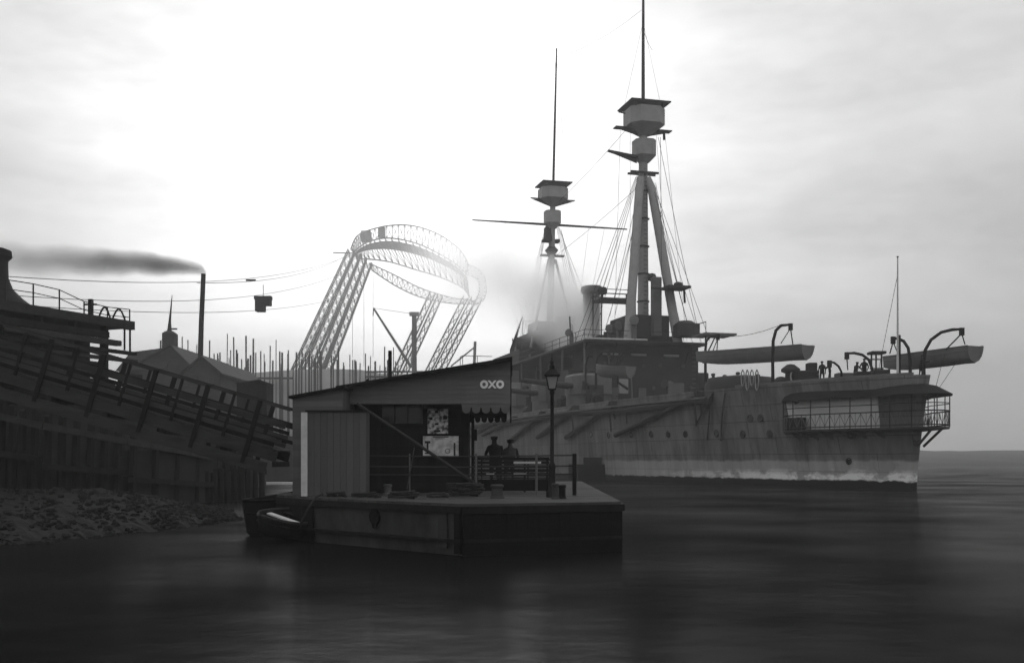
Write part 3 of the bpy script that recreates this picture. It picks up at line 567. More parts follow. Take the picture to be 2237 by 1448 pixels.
davit([P(2019, 858, 75.5), P(2018, 790, 75.5), P(2021, 765, 75.4), P(2034, 742, 75.2), P(2056, 726, 74.8), P(2080, 720, 74.4), P(2101, 719, 74.2)], .12, [P(2066, 764, 74.6), P(2108, 752, 74.0)])
davit([P(1989, 850, 77.5), P(1988, 785, 77.5), P(1984, 760, 77.6), P(1974, 745, 77.9), P(1962, 740, 78.2), P(1951, 738, 78.5)], .12, [P(1944, 772, 80), P(1963, 776, 79)])
davit([P(1906, 838, 80), P(1905, 805, 80), P(1898, 786, 80), P(1884, 775, 80), P(1866, 771, 80), P(1850, 772, 80)], .11, [P(1852, 808, 80)])
davit([P(1840, 838, 81), P(1838, 812, 81), P(1832, 800, 81), P(1822, 792, 81), P(1812, 790, 81)], .09)
davit([P(1372, 850, 106), P(1350, 835, 106), P(1346, 800, 106), P(1350, 782, 106), P(1362, 772, 106)], .12, [P(1350, 800, 106)])
davit([P(1302, 850, 110), P(1302, 800, 110), P(1305, 780, 110), P(1316, 768, 110), P(1330, 768, 110)], .12, [P(1330, 800, 108.5)])
davit([P(1280, 850, 113), P(1279, 800, 113), P(1283, 782, 113), P(1292, 772, 113)], .1)
fs_ = SP(1961, 832, 0); b = MB(); d_ = OY + CT*fs_[0]; b.tube([P(1961, 840, 76.3), P(1961, 700, 76.3), P(1961, 563, 76.3)], [.1, .07, .045], 8); st_ = b.build('flagstaff', 'pale_paint', bs)
b = MB(); b.lathe([(.03, 0), (.1, .06), (.03, .12)], P(1961, 563, 76.3), 8); b.build('truck', 'ship_dark', st_)
b = MB(); b.tube([P(1964, 838, 76.5), P(1964, 732, 76.5)], .13, 8); b.build('staff_post', 'black_iron', bs)
for a, c in ((( 2063, 775, 74.5), (2043, 850, 73)), ((2090, 790, 73.6), (2050, 850, 73)), ((1961, 600, 76.3), (1915, 830, 80))):
    b = MB(); b.tube([P(*a), P(*c)], .02, 4); b.build('stay', 'ship_dark', bs)
# quarterdeck fittings
def dlathe(name, m, px, py_base, d, prof):
    p = P(px, py_base, d); p.z = DZ; b = MB(); b.lathe(prof, p, 14); return b.build(name, m, bs, smooth=True)
cap = dlathe('capstan', 'ship_dark', 1727, 836, 83.5, [(.75, 0), (.75, .25), (.45, .4), (.42, 1.0), (.75, 1.15), (.75, 1.35), (.3, 1.7), (.05, 1.75)])
b = MB(); c = P(1737, 822, 83); b.tube([c + Vector((.35*math.cos(k*math.pi/8), 0, .55*math.sin(k*math.pi/8))) for k in range(17)], .06, 6); b.build('hand_wheel', 'pale_paint', cap)
dlathe('cable_reel', 'ship_dark', 1706, 838, 84, [(.8, 0), (.7, .45), (.3, .75), (.05, .8)])
def dbox(name, m, px0, px1, py0, d, dep=1.0, base=DZ):
    a, c = P(px0, py0, d), P(px1, py0, d); b = MB(); b.box((a.x, d - dep/2, base), (c.x, d + dep/2, a.z)); return b.build(name, m, bs, bevel=.04)
dbox('hatch_coaming', 'ship_dark', 1738, 1786, 810, 82.5); dbox('companion_hatch', 'ship_dark', 1763, 1782, 793, 83)
dbox('skylight', 'ship_grey', 1826, 1868, 815, 82); dbox('hatch_cover', 'ship_dark', 1868, 1902, 812, 80); dbox('deck_locker', 'ship_dark', 1905, 1940, 808, 79)
pf = dbox('platform_top', 'ship_dark', 1899, 1931, 768, 79, 1.2, base=P(0, 774, 79).z)
for px in (1904, 1914, 1926):
    b = MB(); q = P(px, 774, 79); b.tube([(q.x, q.y, DZ), q], .07, 5); b.build('platform_leg', 'ship_dark', pf)
b = MB(); q0, q1 = P(1900, 805, 79), P(1930, 805, 79); b.tube([q0, q1], .06, 5); q0, q1 = P(1900, 785, 79), P(1926, 785, 79); b.tube([q0, q1], .05, 5); b.build('platform_rail', 'ship_dark', pf)
b = MB(S); bul = [(t - (1.1 * max(0, 1 - t/8)), -hw(t, DZ) + .02, DZ) for t in (14, 11, 8, 5, 3, 1.5, 0.3)]
b.loft([[(t, w, DZ - .02), (t, w, DZ + .18), (t, w + .12, DZ + .18), (t, w + .12, DZ - .02)] for t, w, _ in bul]); b.build('waterway', 'ship_grey', bs)
# ================================================================== boats
def boat(name, label, A, B, beam, depth, sheer=.25, mat_='boat_paint', thwarts=3, group=None, pale=None, bow_fine=1.6, heel=0.0):
    A, B = Vector(A), Vector(B); ax = (B - A); Ln = ax.length; ax.normalize(); sd = ax.cross(Vector((0, 0, 1))).normalized(); up = sd.cross(ax).normalized()
    if heel: rm = Matrix.Rotation(heel, 3, ax); sd = rm @ sd; up = rm @ up
    root = thing(name, label, 'boat', A.lerp(B, .5) - up * depth, group)
    def st(s):
        hb = beam/2 * (1 - (max(0, s - .45)/.55) ** bow_fine) * (1 - .32 * max(0, (.4 - s)/.4) ** 1.5); hb = max(hb, .03)
        z = sheer * ((s - .42)/.58) ** 2 if s > .42 else sheer * .35 * ((.42 - s)/.42) ** 2
        dp = depth * (1 - .25 * max(0, (s - .7)/.3) ** 2)
        return hb, z, dp
    def pt(s, x, z): return A + ax*(Ln*s) + sd*x + up*z
    n = 15; outer, gun = [], []
    for i in range(n):
        s = i/(n-1); hb, z, dp = st(s); ring = []
        for a, kz in ((1, 0), (.97, .3), (.86, .6), (.55, .88), (.12, 1)): ring.append(pt(s + (.015*(1-kz) if i == n-1 else 0) - (.015*(1-kz) if i == 0 else 0), hb*a, z - dp*kz))
        ring += [pt(s, -hb*a, z - dp*kz) for a, kz in ((.12, 1), (.55, .88), (.86, .6), (.97, .3), (1, 0))]
        k = .93; ring += [pt(s, -hb*a*k, z - dp*kz*.9) for a, kz in ((1, 0), (.86, .6), (.12, 1))] + [pt(s, hb*a*k, z - dp*kz*.9) for a, kz in ((.12, 1), (.86, .6), (1, 0))]
        outer.append(ring)
    b = MB(); b.loft(outer); hull = b.build('hull', mat_, root, smooth=True)
    hb, z, dp = st(0.0); tp = [pt(0.004, sg_*hb*a*.99, z - dp*kz) for sg_, seq in ((1, ((1, 0), (.97, .3), (.86, .6), (.55, .88), (.12, 1))), (-1, ((.12, 1), (.55, .88), (.86, .6), (.97, .3), (1, 0)))) for a, kz in seq]
    b = MB(); b.prism(tp, ax*.07); b.build('transom', mat_, root)
    for sg in (-1, 1):
        b = MB(); b.tube([pt(i/(n-1), sg*(st(i/(n-1))[0] + .01), st(i/(n-1))[1]) for i in range(n)], .03 + beam*.008, 5); b.build('gunwale', mat_ if pale is None else pale, root)
        b = MB(); b.tube([pt(i/(n-1), sg*(st(i/(n-1))[0]*.97 + .012), st(i/(n-1))[1] - depth*.3) for i in range(n)], .022, 4); b.build('rubbing_strake', mat_, root)
    b = MB(); b.beam(pt(0, 0, st(0)[1] - depth), pt(.94, 0, st(.94)[1] - st(.94)[2]), .07, .12); b.build('keel', mat_, root)
    for i in range(thwarts):
        s = .2 + .55*i/max(1, thwarts-1); hb, z, dp = st(s); b = MB(); b.beam(pt(s, -hb*.92, z - .12*depth), pt(s, hb*.92, z - .12*depth), .2, .04, up); b.build('thwart', 'plank_pale' if name == 'rowing_boat' and i == 1 else mat_, root)
    return root
boat('ship_boat', 'long grey pulling boat slung over the quarterdeck, its transom beside a bent davit', P(1764, 755, 84), P(1522, 772, 93), 2.2, 1.15, .15)
boat('ship_boat', 'grey pulling boat hanging over the stern beside the flagstaff', P(2130, 757, 73.6), P(1930, 783, 82), 2.0, 1.15, .15)
boat('ship_boat', 'grey boat hanging amidships under curved davits beside the gun turrets', P(1378, 802, 105.2), P(1302, 800, 109.5), 2.0, 1.15, .2)
# ================================================================== people
def person(label, base, face, h=1.72, arms='down', lean=0.0, body='cloth_dark', cap=True, bend=None):
    k = h / 1.75
    J = {'pel': (0, 0, .95), 'sp': (0, .01, 1.12), 'ch': (0, .02 + lean*.5, 1.33), 'nk': (0, .02 + lean, 1.50), 'hd': (0, .04 + lean*1.15, 1.62), 'ht': (0, .03 + lean*1.2, 1.70)}
    R_ = {'pel': .155, 'sp': .15, 'ch': .165, 'nk': .062, 'hd': .098, 'ht': .075}
    E = [('pel', 'sp'), ('sp', 'ch'), ('ch', 'nk'), ('nk', 'hd'), ('hd', 'ht')]
    for s, n in ((-1, 'l'), (1, 'r')):
        J['sh'+n] = (s*.19, .02 + lean*.75, 1.40); R_['sh'+n] = .075
        if arms == 'rail': el, wr, ha = (s*.27, .14 + lean, 1.16), (s*.16, .36 + lean, 1.12), (s*.12, .44 + lean, 1.13)
        elif arms == 'pocket': el, wr, ha = (s*.31, -.04, 1.13), (s*.22, .1, .95), (s*.19, .13, .90)
        elif arms == 'reach': el, wr, ha = (s*.24, .26 + lean, 1.22), (s*.18, .48 + lean, 1.28), (s*.17, .57 + lean, 1.29)
        else: el, wr, ha = (s*.26, -.01, 1.13), (s*.26, .06, .88), (s*.26, .08, .80)
        for q, p, r in (('el', el, .052), ('wr', wr, .036), ('ha', ha, .042)): J[q+n] = p; R_[q+n] = r
        E += [('ch', 'sh'+n), ('sh'+n, 'el'+n), ('el'+n, 'wr'+n), ('wr'+n, 'ha'+n)]
        f = .07*s if arms in ('down', 'reach') else .02*s
        J['hi'+n] = (s*.10, 0, .88); J['kn'+n] = (s*.115, .03 + f, .49); J['an'+n] = (s*.12, f*.8 - .02, .09); J['to'+n] = (s*.14, f*.8 + .15, .045)
        for q, r in (('hi', .095), ('kn', .062), ('an', .045), ('to', .045)): R_[q+n] = r
        E += [('pel', 'hi'+n), ('hi'+n, 'kn'+n), ('kn'+n, 'an'+n), ('an'+n, 'to'+n)]
    names = list(J); idx = {n: i for i, n in enumerate(names)}
    me = bpy.data.meshes.new('skeleton'); me.from_pydata([tuple(k*c for c in J[n]) for n in names], [(idx[a], idx[c]) for a, c in E], [])
    ob = bpy.data.objects.new('skeleton', me); col.objects.link(ob)
    mod = ob.modifiers.new('s', 'SKIN')
    if not me.skin_vertices: me.attributes  # created by the modifier
    sv = me.skin_vertices[0].data
    for n in names: sv[idx[n]].radius = (R_[n]*k*(1.15 if n in ('pel', 'sp', 'ch') else 1), R_[n]*k*(.8 if n in ('pel', 'sp', 'ch') else 1)); sv[idx[n]].use_root = (n == 'pel')
    ob.modifiers.new('u', 'SUBSURF').levels = 1
    dg = bpy.context.evaluated_depsgraph_get(); m2 = bpy.data.meshes.new_from_object(ob.evaluated_get(dg)); bpy.data.objects.remove(ob)
    root = thing('person', label, 'person', base); rot = Matrix.Rotation(face, 4, 'Z'); m2.transform(rot); m2.name = 'body'
    bd = bpy.data.objects.new('body', m2); col.objects.link(bd); bd.parent = root; m2.materials.clear(); m2.materials.append(MATS[body])
    ORG[bd.name] = Vector(base)
    for p in m2.polygons: p.use_smooth = True
    def loc(p): return Vector(base) + rot.to_3x3() @ (Vector(p) * k)
    # fingers
    b = MB()
    for n, s in (('l', -1), ('r', 1)):
        h0 = Vector(J['ha'+n]); dr = (h0 - Vector(J['wr'+n])).normalized(); sdv = Vector((1, 0, 0)) if abs(dr.x) < .8 else Vector((0, 1, 0))
        for i, ln_ in enumerate((.065, .075, .07, .055)):
            o = h0 + sdv*(i - 1.5)*.022; b.tube([loc(o), loc(o + dr*ln_*.6), loc(o + dr*ln_ + Vector((0, .01, -.02)))], [.011, .010, .008], 5)
        o = h0 - dr*.03 - sdv*s*.04; b.tube([loc(o), loc(o + dr*.04 - sdv*s*.02), loc(o + dr*.07 - sdv*s*.015)], [.012, .011, .009], 5)
    b.build('fingers', 'skin', root)
    hd = Vector(J['hd']); b = MB(); b.lathe([(.03, -.1), (.07, -.075), (.088, -.02), (.09, .02), (.075, .05)], loc(hd + Vector((0, .022, -.01))), 10)
    b.tube([loc(hd + Vector((0, .1, .01))), loc(hd + Vector((0, .125, -.02))), loc(hd + Vector((0, .1, -.03)))], .014, 5); face_ = b.build('face', 'skin', root, smooth=True)
    if cap:
        b = MB(); b.lathe([(.1, -.01), (.105, .03), (.12, .07), (.11, .1), (.02, .115)], loc(hd + Vector((0, 0, .03))), 12); b.prism([loc(hd + Vector((-.07, .08, .03))), loc(hd + Vector((.07, .08, .03))), loc(hd + Vector((.05, .16, .015))), loc(hd + Vector((-.05, .16, .015)))], (0, 0, .012)); b.build('cap', 'cloth_dark', root, smooth=True)
    return root
def on_deck(px, d): q = P(px, 900, d); return (q.x, q.y, DZ)
person('sailor standing on the quarterdeck by the companion hatch, arms at his sides', on_deck(1796, 81.5), 2.6, 1.78, 'down')
person('sailor on the quarterdeck with hands forward beside a small curved davit', on_deck(1813, 81.2), 1.2, 1.74, 'reach', .05)
person('sailor bending forward at the hatch cover between skylight and platform', on_deck(1869, 80.8), -1.0, 1.66, 'reach', .14)
person('sailor with hands in pockets next to the raised platform on the quarterdeck', on_deck(1888, 79.6), 2.9, 1.8, 'pocket')
person('sailor standing at the extreme stern below the large curved davit', on_deck(2011, 75.9), -1.8, 1.7, 'reach', .08)
# ================================================================== pontoon landing stage
PZ = 1.19
OUT = [(2.62, 25.2), (-1.13, 23.9), (-5.25, 27.9), (-6.75, 30.2), (-6.75, 46), (3.2, 48.5)]
pon = thing('pontoon', 'dark flat landing pontoon carrying the shed and lamp', 'pontoon', (-2, 34, 0))
def inset(k): return [(-2.2 + (x + 2.2)*k, 36 + (y - 36)*k) for x, y in OUT]
b = MB(); b.loft([[(x, y, -.8) for x, y in inset(.985)], [(x, y, .15) for x, y in inset(.992)], [(x, y, PZ - .1) for x, y in OUT]]); b.build('hull', 'iron_side', pon)
# deck planks laid across, each a piece of its own
def clip_span(y):
    xs = []
    for (x0, y0), (x1, y1) in zip(OUT, OUT[1:] + OUT[:1]):
        if (y0 - y)*(y1 - y) < 0: xs.append(x0 + (x1 - x0)*(y - y0)/(y1 - y0))
    return (min(xs), max(xs)) if len(xs) >= 2 else None
y = 23.98
while y < 48.3:
    a = clip_span(y + .02); c = clip_span(y + .21)
    if a and c:
        b = MB(); b.prism([(a[0], y, PZ - .1), (a[1], y, PZ - .1), (c[1], y + .215, PZ - .1), (c[0], y + .215, PZ - .1)], (0, 0, .1 + random.uniform(-.004, .004))); b.build('deck_plank', 'deck_plank', pon)
    y += .23
# rubbing beam round the edge, side strakes
for (a, c), z, th in [((OUT[i], OUT[(i+1) % 6]), PZ - .14, .16) for i in range(6)] + [((OUT[1], OUT[2]), .34, .07), ((OUT[0], OUT[1]), .34, .07), ((OUT[2], OUT[3]), .34, .07)]:
    a, c = Vector((*a, z)), Vector((*c, z)); d = (c - a).normalized(); nrm = Vector((d.y, -d.x, 0)); mid = (a + c)/2 - Vector((-2.2, 36, z)); nrm = nrm if nrm.dot(mid) > 0 else -nrm
    b = MB(); b.beam(a + nrm*.03, c + nrm*.03, .1, th); b.build('rubbing_beam', 'dark_timber', pon)
# hawse hole, draught mark and iron plate on the quarter face
fa, fb = Vector((*OUT[1], 0)), Vector((*OUT[2], 0)); fd = (fb - fa).normalized(); fn = Vector((-fd.y, fd.x, 0)); fn = fn if fn.y < 0 else -fn
def on_face(s, z): return fa.lerp(fb, s) + Vector((0, 0, z)) + fn*.02
b = MB(); c = on_face(.55, .78); b.tube([c - fn*.1, c + fn*.025], .19, 12); b.build('hawse_hole', 'tar', pon)
b = MB(); c = on_face(.55, .5); b.beam(c, c + Vector((0, 0, .25)), .16, .02, fn); b.build('stain_plate', 'tar', pon)
b = MB(); b.beam(on_face(.035, .55), on_face(.035, .82), .05, .015, fn); b.build('draught_mark', 'white', pon)
b = MB(); c = on_face(.11, .15); b.beam(c, c + Vector((0, 0, .86)), .3, .04, fn); b.build('corner_plate', 'iron_side', pon)
b = MB(); c = on_face(.02, .05); b.beam(c, c + Vector((0, 0, 1.0)), .18, .1, fn); b.build('fender_post', 'tar', pon)
# tarred timber fendering on the front face: vertical planks
ga, gb = Vector((*OUT[0], 0)), Vector((*OUT[1], 0)); gd = (gb - ga).normalized(); gn = Vector((gd.y, -gd.x, 0)); gn = gn if gn.y < 0 else -gn
nf = 15
for i in range(nf):
    a, c = ga.lerp(gb, (i + .004)/nf), ga.lerp(gb, (i + .996)/nf); off = gn*(.05 + random.uniform(0, .006)); b = MB()
    b.prism([a + off + Vector((0, 0, -.5)), c + off + Vector((0, 0, -.5)), c + off + Vector((0, 0, PZ - .23)), a + off + Vector((0, 0, PZ - .23))], -gn*.06); b.build('fender_plank', 'tar', pon)
ha_, hb_ = Vector((*OUT[2], 0)), Vector((*OUT[3], 0)); hd_ = (hb_ - ha_).normalized(); hn_ = Vector((hd_.y, -hd_.x, 0)); hn_ = hn_ if hn_.x < 0 else -hn_
for i in range(9):
    a, c = ha_.lerp(hb_, (i + .004)/9), ha_.lerp(hb_, (i + .996)/9); off = hn_*(.05 + random.uniform(0, .02)); b = MB()
    b.prism([a + off + Vector((0, 0, -.5)), c + off + Vector((0, 0, -.5)), c + off + Vector((0, 0, PZ - .23)), a + off + Vector((0, 0, PZ - .23))], -hn_*.06); b.build('fender_plank', 'tar', pon)
# bollards
def bollard(px, py, d, hgt, r, m):
    p = P(px, py, d); p.z = PZ; b = MB(); b.lathe([(r*1.25, 0), (r*1.25, .03), (r, .05), (r*.95, hgt*.75), (r*1.15, hgt*.8), (r*1.15, hgt*.95), (r*.8, hgt)], p, 14); return b.build('bollard', m, pon, smooth=True)
bollard(1086, 1088, 27.4, .36, .15, 'iron_side'); bollard(847, 1070, 30.2, .3, .11, 'grey_board'); bollard(1213, 1090, 26.9, .4, .085, 'iron_side'); bollard(1228, 1085, 27.2, .36, .09, 'tar')
# ---- railing
ra = thing('deck_railing', 'thin iron railing across the pontoon in front of the shed', 'railing', (-1.5, 29.7, PZ))
RY = 29.7
for px, r in ((752, .03), (895, .02), (1040, .032), (1172, .035), (1255, .06)):
    q = P(px, 1003, RY); b = MB(); b.tube([(q.x, RY, PZ), (q.x, RY, P(0, 993, RY).z + .03)], r, 8); b.build('post', 'black_iron' if px > 1200 else 'ship_grey', ra, smooth=True)
for py in (995, 1018, 1036):
    b = MB(); b.tube([P(752, py, RY), P(1000, py + 2, RY), P(1255, py - 1, RY)], .022, 6); b.build('rail', 'ship_dark', ra)
# ---- lamp post
lp = P(1206, 1087, 28); lx, ly = lp.x, 28.0
la = thing('lamp_post', 'cast iron lamp post with tapered four sided lantern on the pontoon', 'lamp post', (lx, ly, PZ))
def lz(py): return P(0, py, ly).z
b = MB(); b.lathe([(.16, 0), (.16, .12), (.1, .2), (.085, .75), (.1, .8), (.1, .85), (.055, .92), (.05, 1.6), (.045, lz(862) - PZ), (.07, lz(858) - PZ), (.05, lz(852) - PZ)], (lx, ly, PZ), 14); b.build('column', 'black_iron', la, smooth=True)
def sq(r, z): return [(lx - r, ly - r, z), (lx + r, ly - r, z), (lx + r, ly + r, z), (lx - r, ly + r, z)]
b = MB(); b.loft([sq(.085, lz(849)), sq(.15, lz(823))]); ln_ = b.build('lantern_glass', 'lamp_glass', la)
for sx_ in (-1, 1):
    for sy_ in (-1, 1):
        b = MB(); b.tube([(lx + sx_*.088, ly + sy_*.088, lz(850)), (lx + sx_*.155, ly + sy_*.155, lz(822))], .014, 5); b.build('glazing_bar', 'black_iron', ln_)
b = MB(); b.loft([sq(.1, lz(852)), sq(.1, lz(849))]); b.build('lantern_base', 'black_iron', la)
b = MB(); b.loft([sq(.2, lz(822)), sq(.21, lz(819)), sq(.13, lz(811)), sq(.06, lz(806))]); hdm = b.build('lantern_hood', 'black_iron', la)
b = MB(); b.lathe([(.07, 0), (.075, .1), (.05, .13), (.05, .18), (.07, .2), (.03, .26), (.012, .4)], (lx, ly, lz(807)), 10); b.build('finial', 'black_iron', hdm, smooth=True)
# ---- shed
FY, WY, BY = 31.0, 31.9, 36.5                        # fascia, recessed wall, back
def X(px, d): return (px - CX)/F*d
x0, x1, xj = X(748, FY), X(1115, FY), X(1010, WY)
shed = thing('waterside_shed', 'dark boarded shed with sloping roof and scalloped porch on the pontoon', 'shed', ((x0 + x1)/2, 33, PZ))
def roof_z(x): return 4.27 + .166*(x - x0)
b = MB(); b.prism([(x0 - .15, FY - .3, roof_z(x0 - .15)), (x1 + .06, FY - .3, roof_z(x1 + .06)), (x1 + .06, FY - .3, roof_z(x1) + .1), (x0 - .15, FY - .3, roof_z(x0 - .15) + .09)], (0, BY - FY + .6, 0)); rf = b.build('roof', 'roof_felt', shed)
b = MB(); b.tube([(X(852, 33), 33, roof_z(X(852, 33))), (X(852, 33), 33, P(0, 766, 33).z)], .06, 8); b.build('stove_pipe', 'black_iron', rf)
b = MB(); b.tube([(X(803, 32.5), 32.5, roof_z(X(803, 32.5))), (X(803, 32.5), 32.5, P(0, 828, 32.5).z)], .05, 8); b.build('vent_pipe', 'black_iron', rf)
b = MB(); b.tube([(X(895, 32), 32, roof_z(X(895, 32))), (X(895, 32), 32, P(0, 818, 32).z)], .05, 8); b.build('vent_pipe', 'black_iron', rf)
# fascia boards (upper front), horizontal, top ones cut to the roof slope
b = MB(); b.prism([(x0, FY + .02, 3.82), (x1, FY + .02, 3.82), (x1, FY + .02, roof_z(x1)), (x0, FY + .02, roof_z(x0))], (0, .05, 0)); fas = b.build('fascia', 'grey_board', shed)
z = 3.84
while z < roof_z(x1):
    zt = z + .135; xa = x0
    if roof_z(x0) < zt: xa = min(x1, x0 + (zt - 4.27)/.166)
    xb = x0 if roof_z(x0) > z else x0 + (z - 4.27)/.166
    poly = [(max(xb, x0), FY, z), (x1, FY, z), (x1, FY, min(zt, roof_z(x1)))]
    if xa < x1: poly.append((xa, FY, zt))
    if xa == x0: pass
    elif xb == x0: poly.append((x0, FY, roof_z(x0)))
    if x1 - xb > .3:
        b = MB(); b.prism(poly, (0, .02 - .004*random.random(), 0)); b.build('board', 'grey_board', fas)
    z += .14
# recessed wall of dark boards, with a window
wx0, wx1 = X(800, WY), xj; winx0, winx1, wz0, wz1 = X(835, WY), X(920, WY), P(0, 925, WY).z, P(0, 876, WY).z
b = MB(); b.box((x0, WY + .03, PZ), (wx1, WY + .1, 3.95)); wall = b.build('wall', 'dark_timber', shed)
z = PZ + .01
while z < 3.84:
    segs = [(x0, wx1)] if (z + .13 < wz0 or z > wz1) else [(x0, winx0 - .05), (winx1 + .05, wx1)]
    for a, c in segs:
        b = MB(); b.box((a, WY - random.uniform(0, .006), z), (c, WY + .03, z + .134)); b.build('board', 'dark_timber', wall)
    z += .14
win = MB(); win.box((winx0, WY + .005, wz0), (winx1, WY + .028, wz1)); wo_ = win.build('window', 'glass', shed)
for a, c in (((winx0 - .05, wz0 - .05), (winx1 + .05, wz0)), ((winx0 - .05, wz1), (winx1 + .05, wz1 + .05)), ((winx0 - .05, wz0), (winx0, wz1)), ((winx1, wz0), (winx1 + .05, wz1)), ((lerp(winx0, winx1, .33) - .015, wz0), (lerp(winx0, winx1, .33) + .015, wz1)), ((lerp(winx0, winx1, .66) - .015, wz0), (lerp(winx0, winx1, .66) + .015, wz1))):
    b = MB(); b.box((a[0], WY - .035, a[1]), (c[0], WY + .004, c[1])); b.build('window_frame', 'grey_board' if a[0] > winx1 - .1 else 'dark_timber', wo_)
b = MB(); b.box((xj - .02, WY, PZ), (xj + .06, BY, roof_z(xj) - .02)); b.build('end_wall', 'dark_timber', shed)
b = MB(); b.box((xj - .03, WY - .06, PZ), (xj + .2, WY + .06, 3.85)); b.build('door_jamb', 'tar', shed)
b = MB(); b.prism([(x0, BY, PZ), (xj, BY, PZ), (xj, BY, roof_z(xj)), (x0, BY, roof_z(x0))], (0, .06, 0)); b.build('back_wall', 'dark_timber', shed)
b = MB(); b.prism([(x0 - .02, FY, PZ), (x0 - .02, BY, PZ), (x0 - .02, BY, roof_z(x0)), (x0 - .02, FY, roof_z(x0))], (.05, 0, 0)); b.build('side_wall', 'dark_timber', shed)
b = MB(); b.box((x0, FY - .02, PZ), (x0 + .12, FY + .1, 3.9)); b.build('corner_post', 'dark_timber', shed)
# porch: scalloped valances, ceiling and bracket
def valance(name, xa, xb, y, ztop, zbot, n, m, deep):
    pts_ = [(xa, y, ztop), (xb, y, ztop)]; wdt = (xb - xa)/n
    for i in range(n):
        xr = xb - i*wdt
        for k in range(7): a = math.pi*k/6; pts_.append((xr - wdt*.06 - wdt*.44*(1 - math.cos(a)), y, zbot - deep*math.sin(a)**.7))
    b = MB(); b.prism(pts_, (0, .03, 0)); return b.build(name, m, shed)
xp0 = X(1008, FY)
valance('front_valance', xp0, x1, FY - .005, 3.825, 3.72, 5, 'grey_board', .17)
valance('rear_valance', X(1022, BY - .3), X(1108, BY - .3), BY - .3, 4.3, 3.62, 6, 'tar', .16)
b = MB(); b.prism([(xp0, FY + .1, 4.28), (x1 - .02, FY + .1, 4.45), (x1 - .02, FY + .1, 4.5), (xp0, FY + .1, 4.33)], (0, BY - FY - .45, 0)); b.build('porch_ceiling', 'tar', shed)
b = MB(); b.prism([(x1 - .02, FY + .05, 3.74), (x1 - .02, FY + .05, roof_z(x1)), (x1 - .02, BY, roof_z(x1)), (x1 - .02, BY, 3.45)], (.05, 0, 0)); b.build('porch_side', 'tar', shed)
b = MB(); b.tube([(X(1033, 33.5), 33.5, PZ), (X(1033, 33.5), 33.5, 4.3)], .05, 8); b.build('porch_post', 'dark_timber', shed)
b = MB(); b.beam((xj + .1, WY + .1, 3.3), (x1 - .15, WY + .1, 4.2), .06, .08); b.build('porch_bracket', 'tar', shed)
b = MB(); b.box((X(1030, 33.4), 33.35, P(0, 962, 33.4).z), (X(1042, 33.4), 33.5, P(0, 938, 33.4).z)); b.build('notice_box', 'tar', shed)
# OXO in white block letters on the fascia
def ring2d(cx, cz, ro, ri, name='letter'):
    b = MB(); n = 28; y_ = FY - .012
    pts_ = [(cx + r_*math.cos(2*math.pi*k/n)*.95, y_ - q, cz + r_*math.sin(2*math.pi*k/n)) for q in (0, .012) for r_ in (ro, ri) for k in range(n)]
    fs_2 = []
    for k in range(n):
        k2 = (k+1) % n; fs_2 += [(2*n+k, 2*n+k2, 3*n+k2, 3*n+k), (k2, k, n+k, n+k2), (k, k2, 2*n+k2, 2*n+k), (n+k2, n+k, 3*n+k, 3*n+k2)]
    b.add(pts_, fs_2); return b.build(name, 'white', shed)
oz = P(0, 839.5, FY).z; u_ = FY/F
ring2d(X(1057.5, FY), oz, 9.3*u_, 4.0*u_); ring2d(X(1092.5, FY), oz, 9.3*u_, 4.0*u_)
b = MB(); cx_ = X(1075, FY); h_ = 8.6*u_
for s in (-1, 1): b.prism([(cx_ - s*7.4*u_ - 2.6*u_, FY - .012 - (.003 if s > 0 else 0), oz - h_), (cx_ - s*7.4*u_ + 2.6*u_, FY - .012 - (.003 if s > 0 else 0), oz - h_), (cx_ + s*7.4*u_ + 2.6*u_, FY - .012 - (.003 if s > 0 else 0), oz + h_), (cx_ + s*7.4*u_ - 2.6*u_, FY - .012 - (.003 if s > 0 else 0), oz + h_)], (0, -.012, 0))
b.build('letter', 'white', shed)
# ---- annex
AY = 29.7; ax0, ax1 = X(640, AY), X(748, AY); AB = 34.5
an = thing('shed_annex', 'low boarded annex joined to the left end of the shed, behind the tall locker', 'shed', ((ax0 + ax1)/2, 31, PZ))
def az(x): return 3.93 + .18*(x - ax0)
b = MB(); b.prism([(ax0 - .1, AY - .15, az(ax0 - .1)), (ax1 + .1, AY - .15, az(ax1 + .1)), (ax1 + .1, AY - .15, az(ax1 + .1) + .07), (ax0 - .1, AY - .15, az(ax0 - .1) + .07)], (0, AB - AY + .3, 0)); b.build('roof', 'roof_felt', an)
b = MB(); b.prism([(ax0, AY + .03, PZ), (ax1, AY + .03, PZ), (ax1, AY + .03, az(ax1)), (ax0, AY + .03, az(ax0))], (0, AB - AY, 0)); aw = b.build('wall', 'lock_board', an)
z = PZ + .01
while z < az(ax0) - .1:
    b = MB(); b.box((ax0 - .01, AY, z), (ax1, AY + .03 - .006*random.random(), min(z + .15, az(ax0)))); b.build('board', 'grey_board', aw); z += .156
b = MB(); b.prism([(ax0 - .01, AY, z), (ax1, AY, z), (ax1, AY, az(ax1) - .01), (ax0 - .01, AY, az(ax0) - .01)], (0, .025, 0)); b.build('gable_board', 'grey_board', aw)
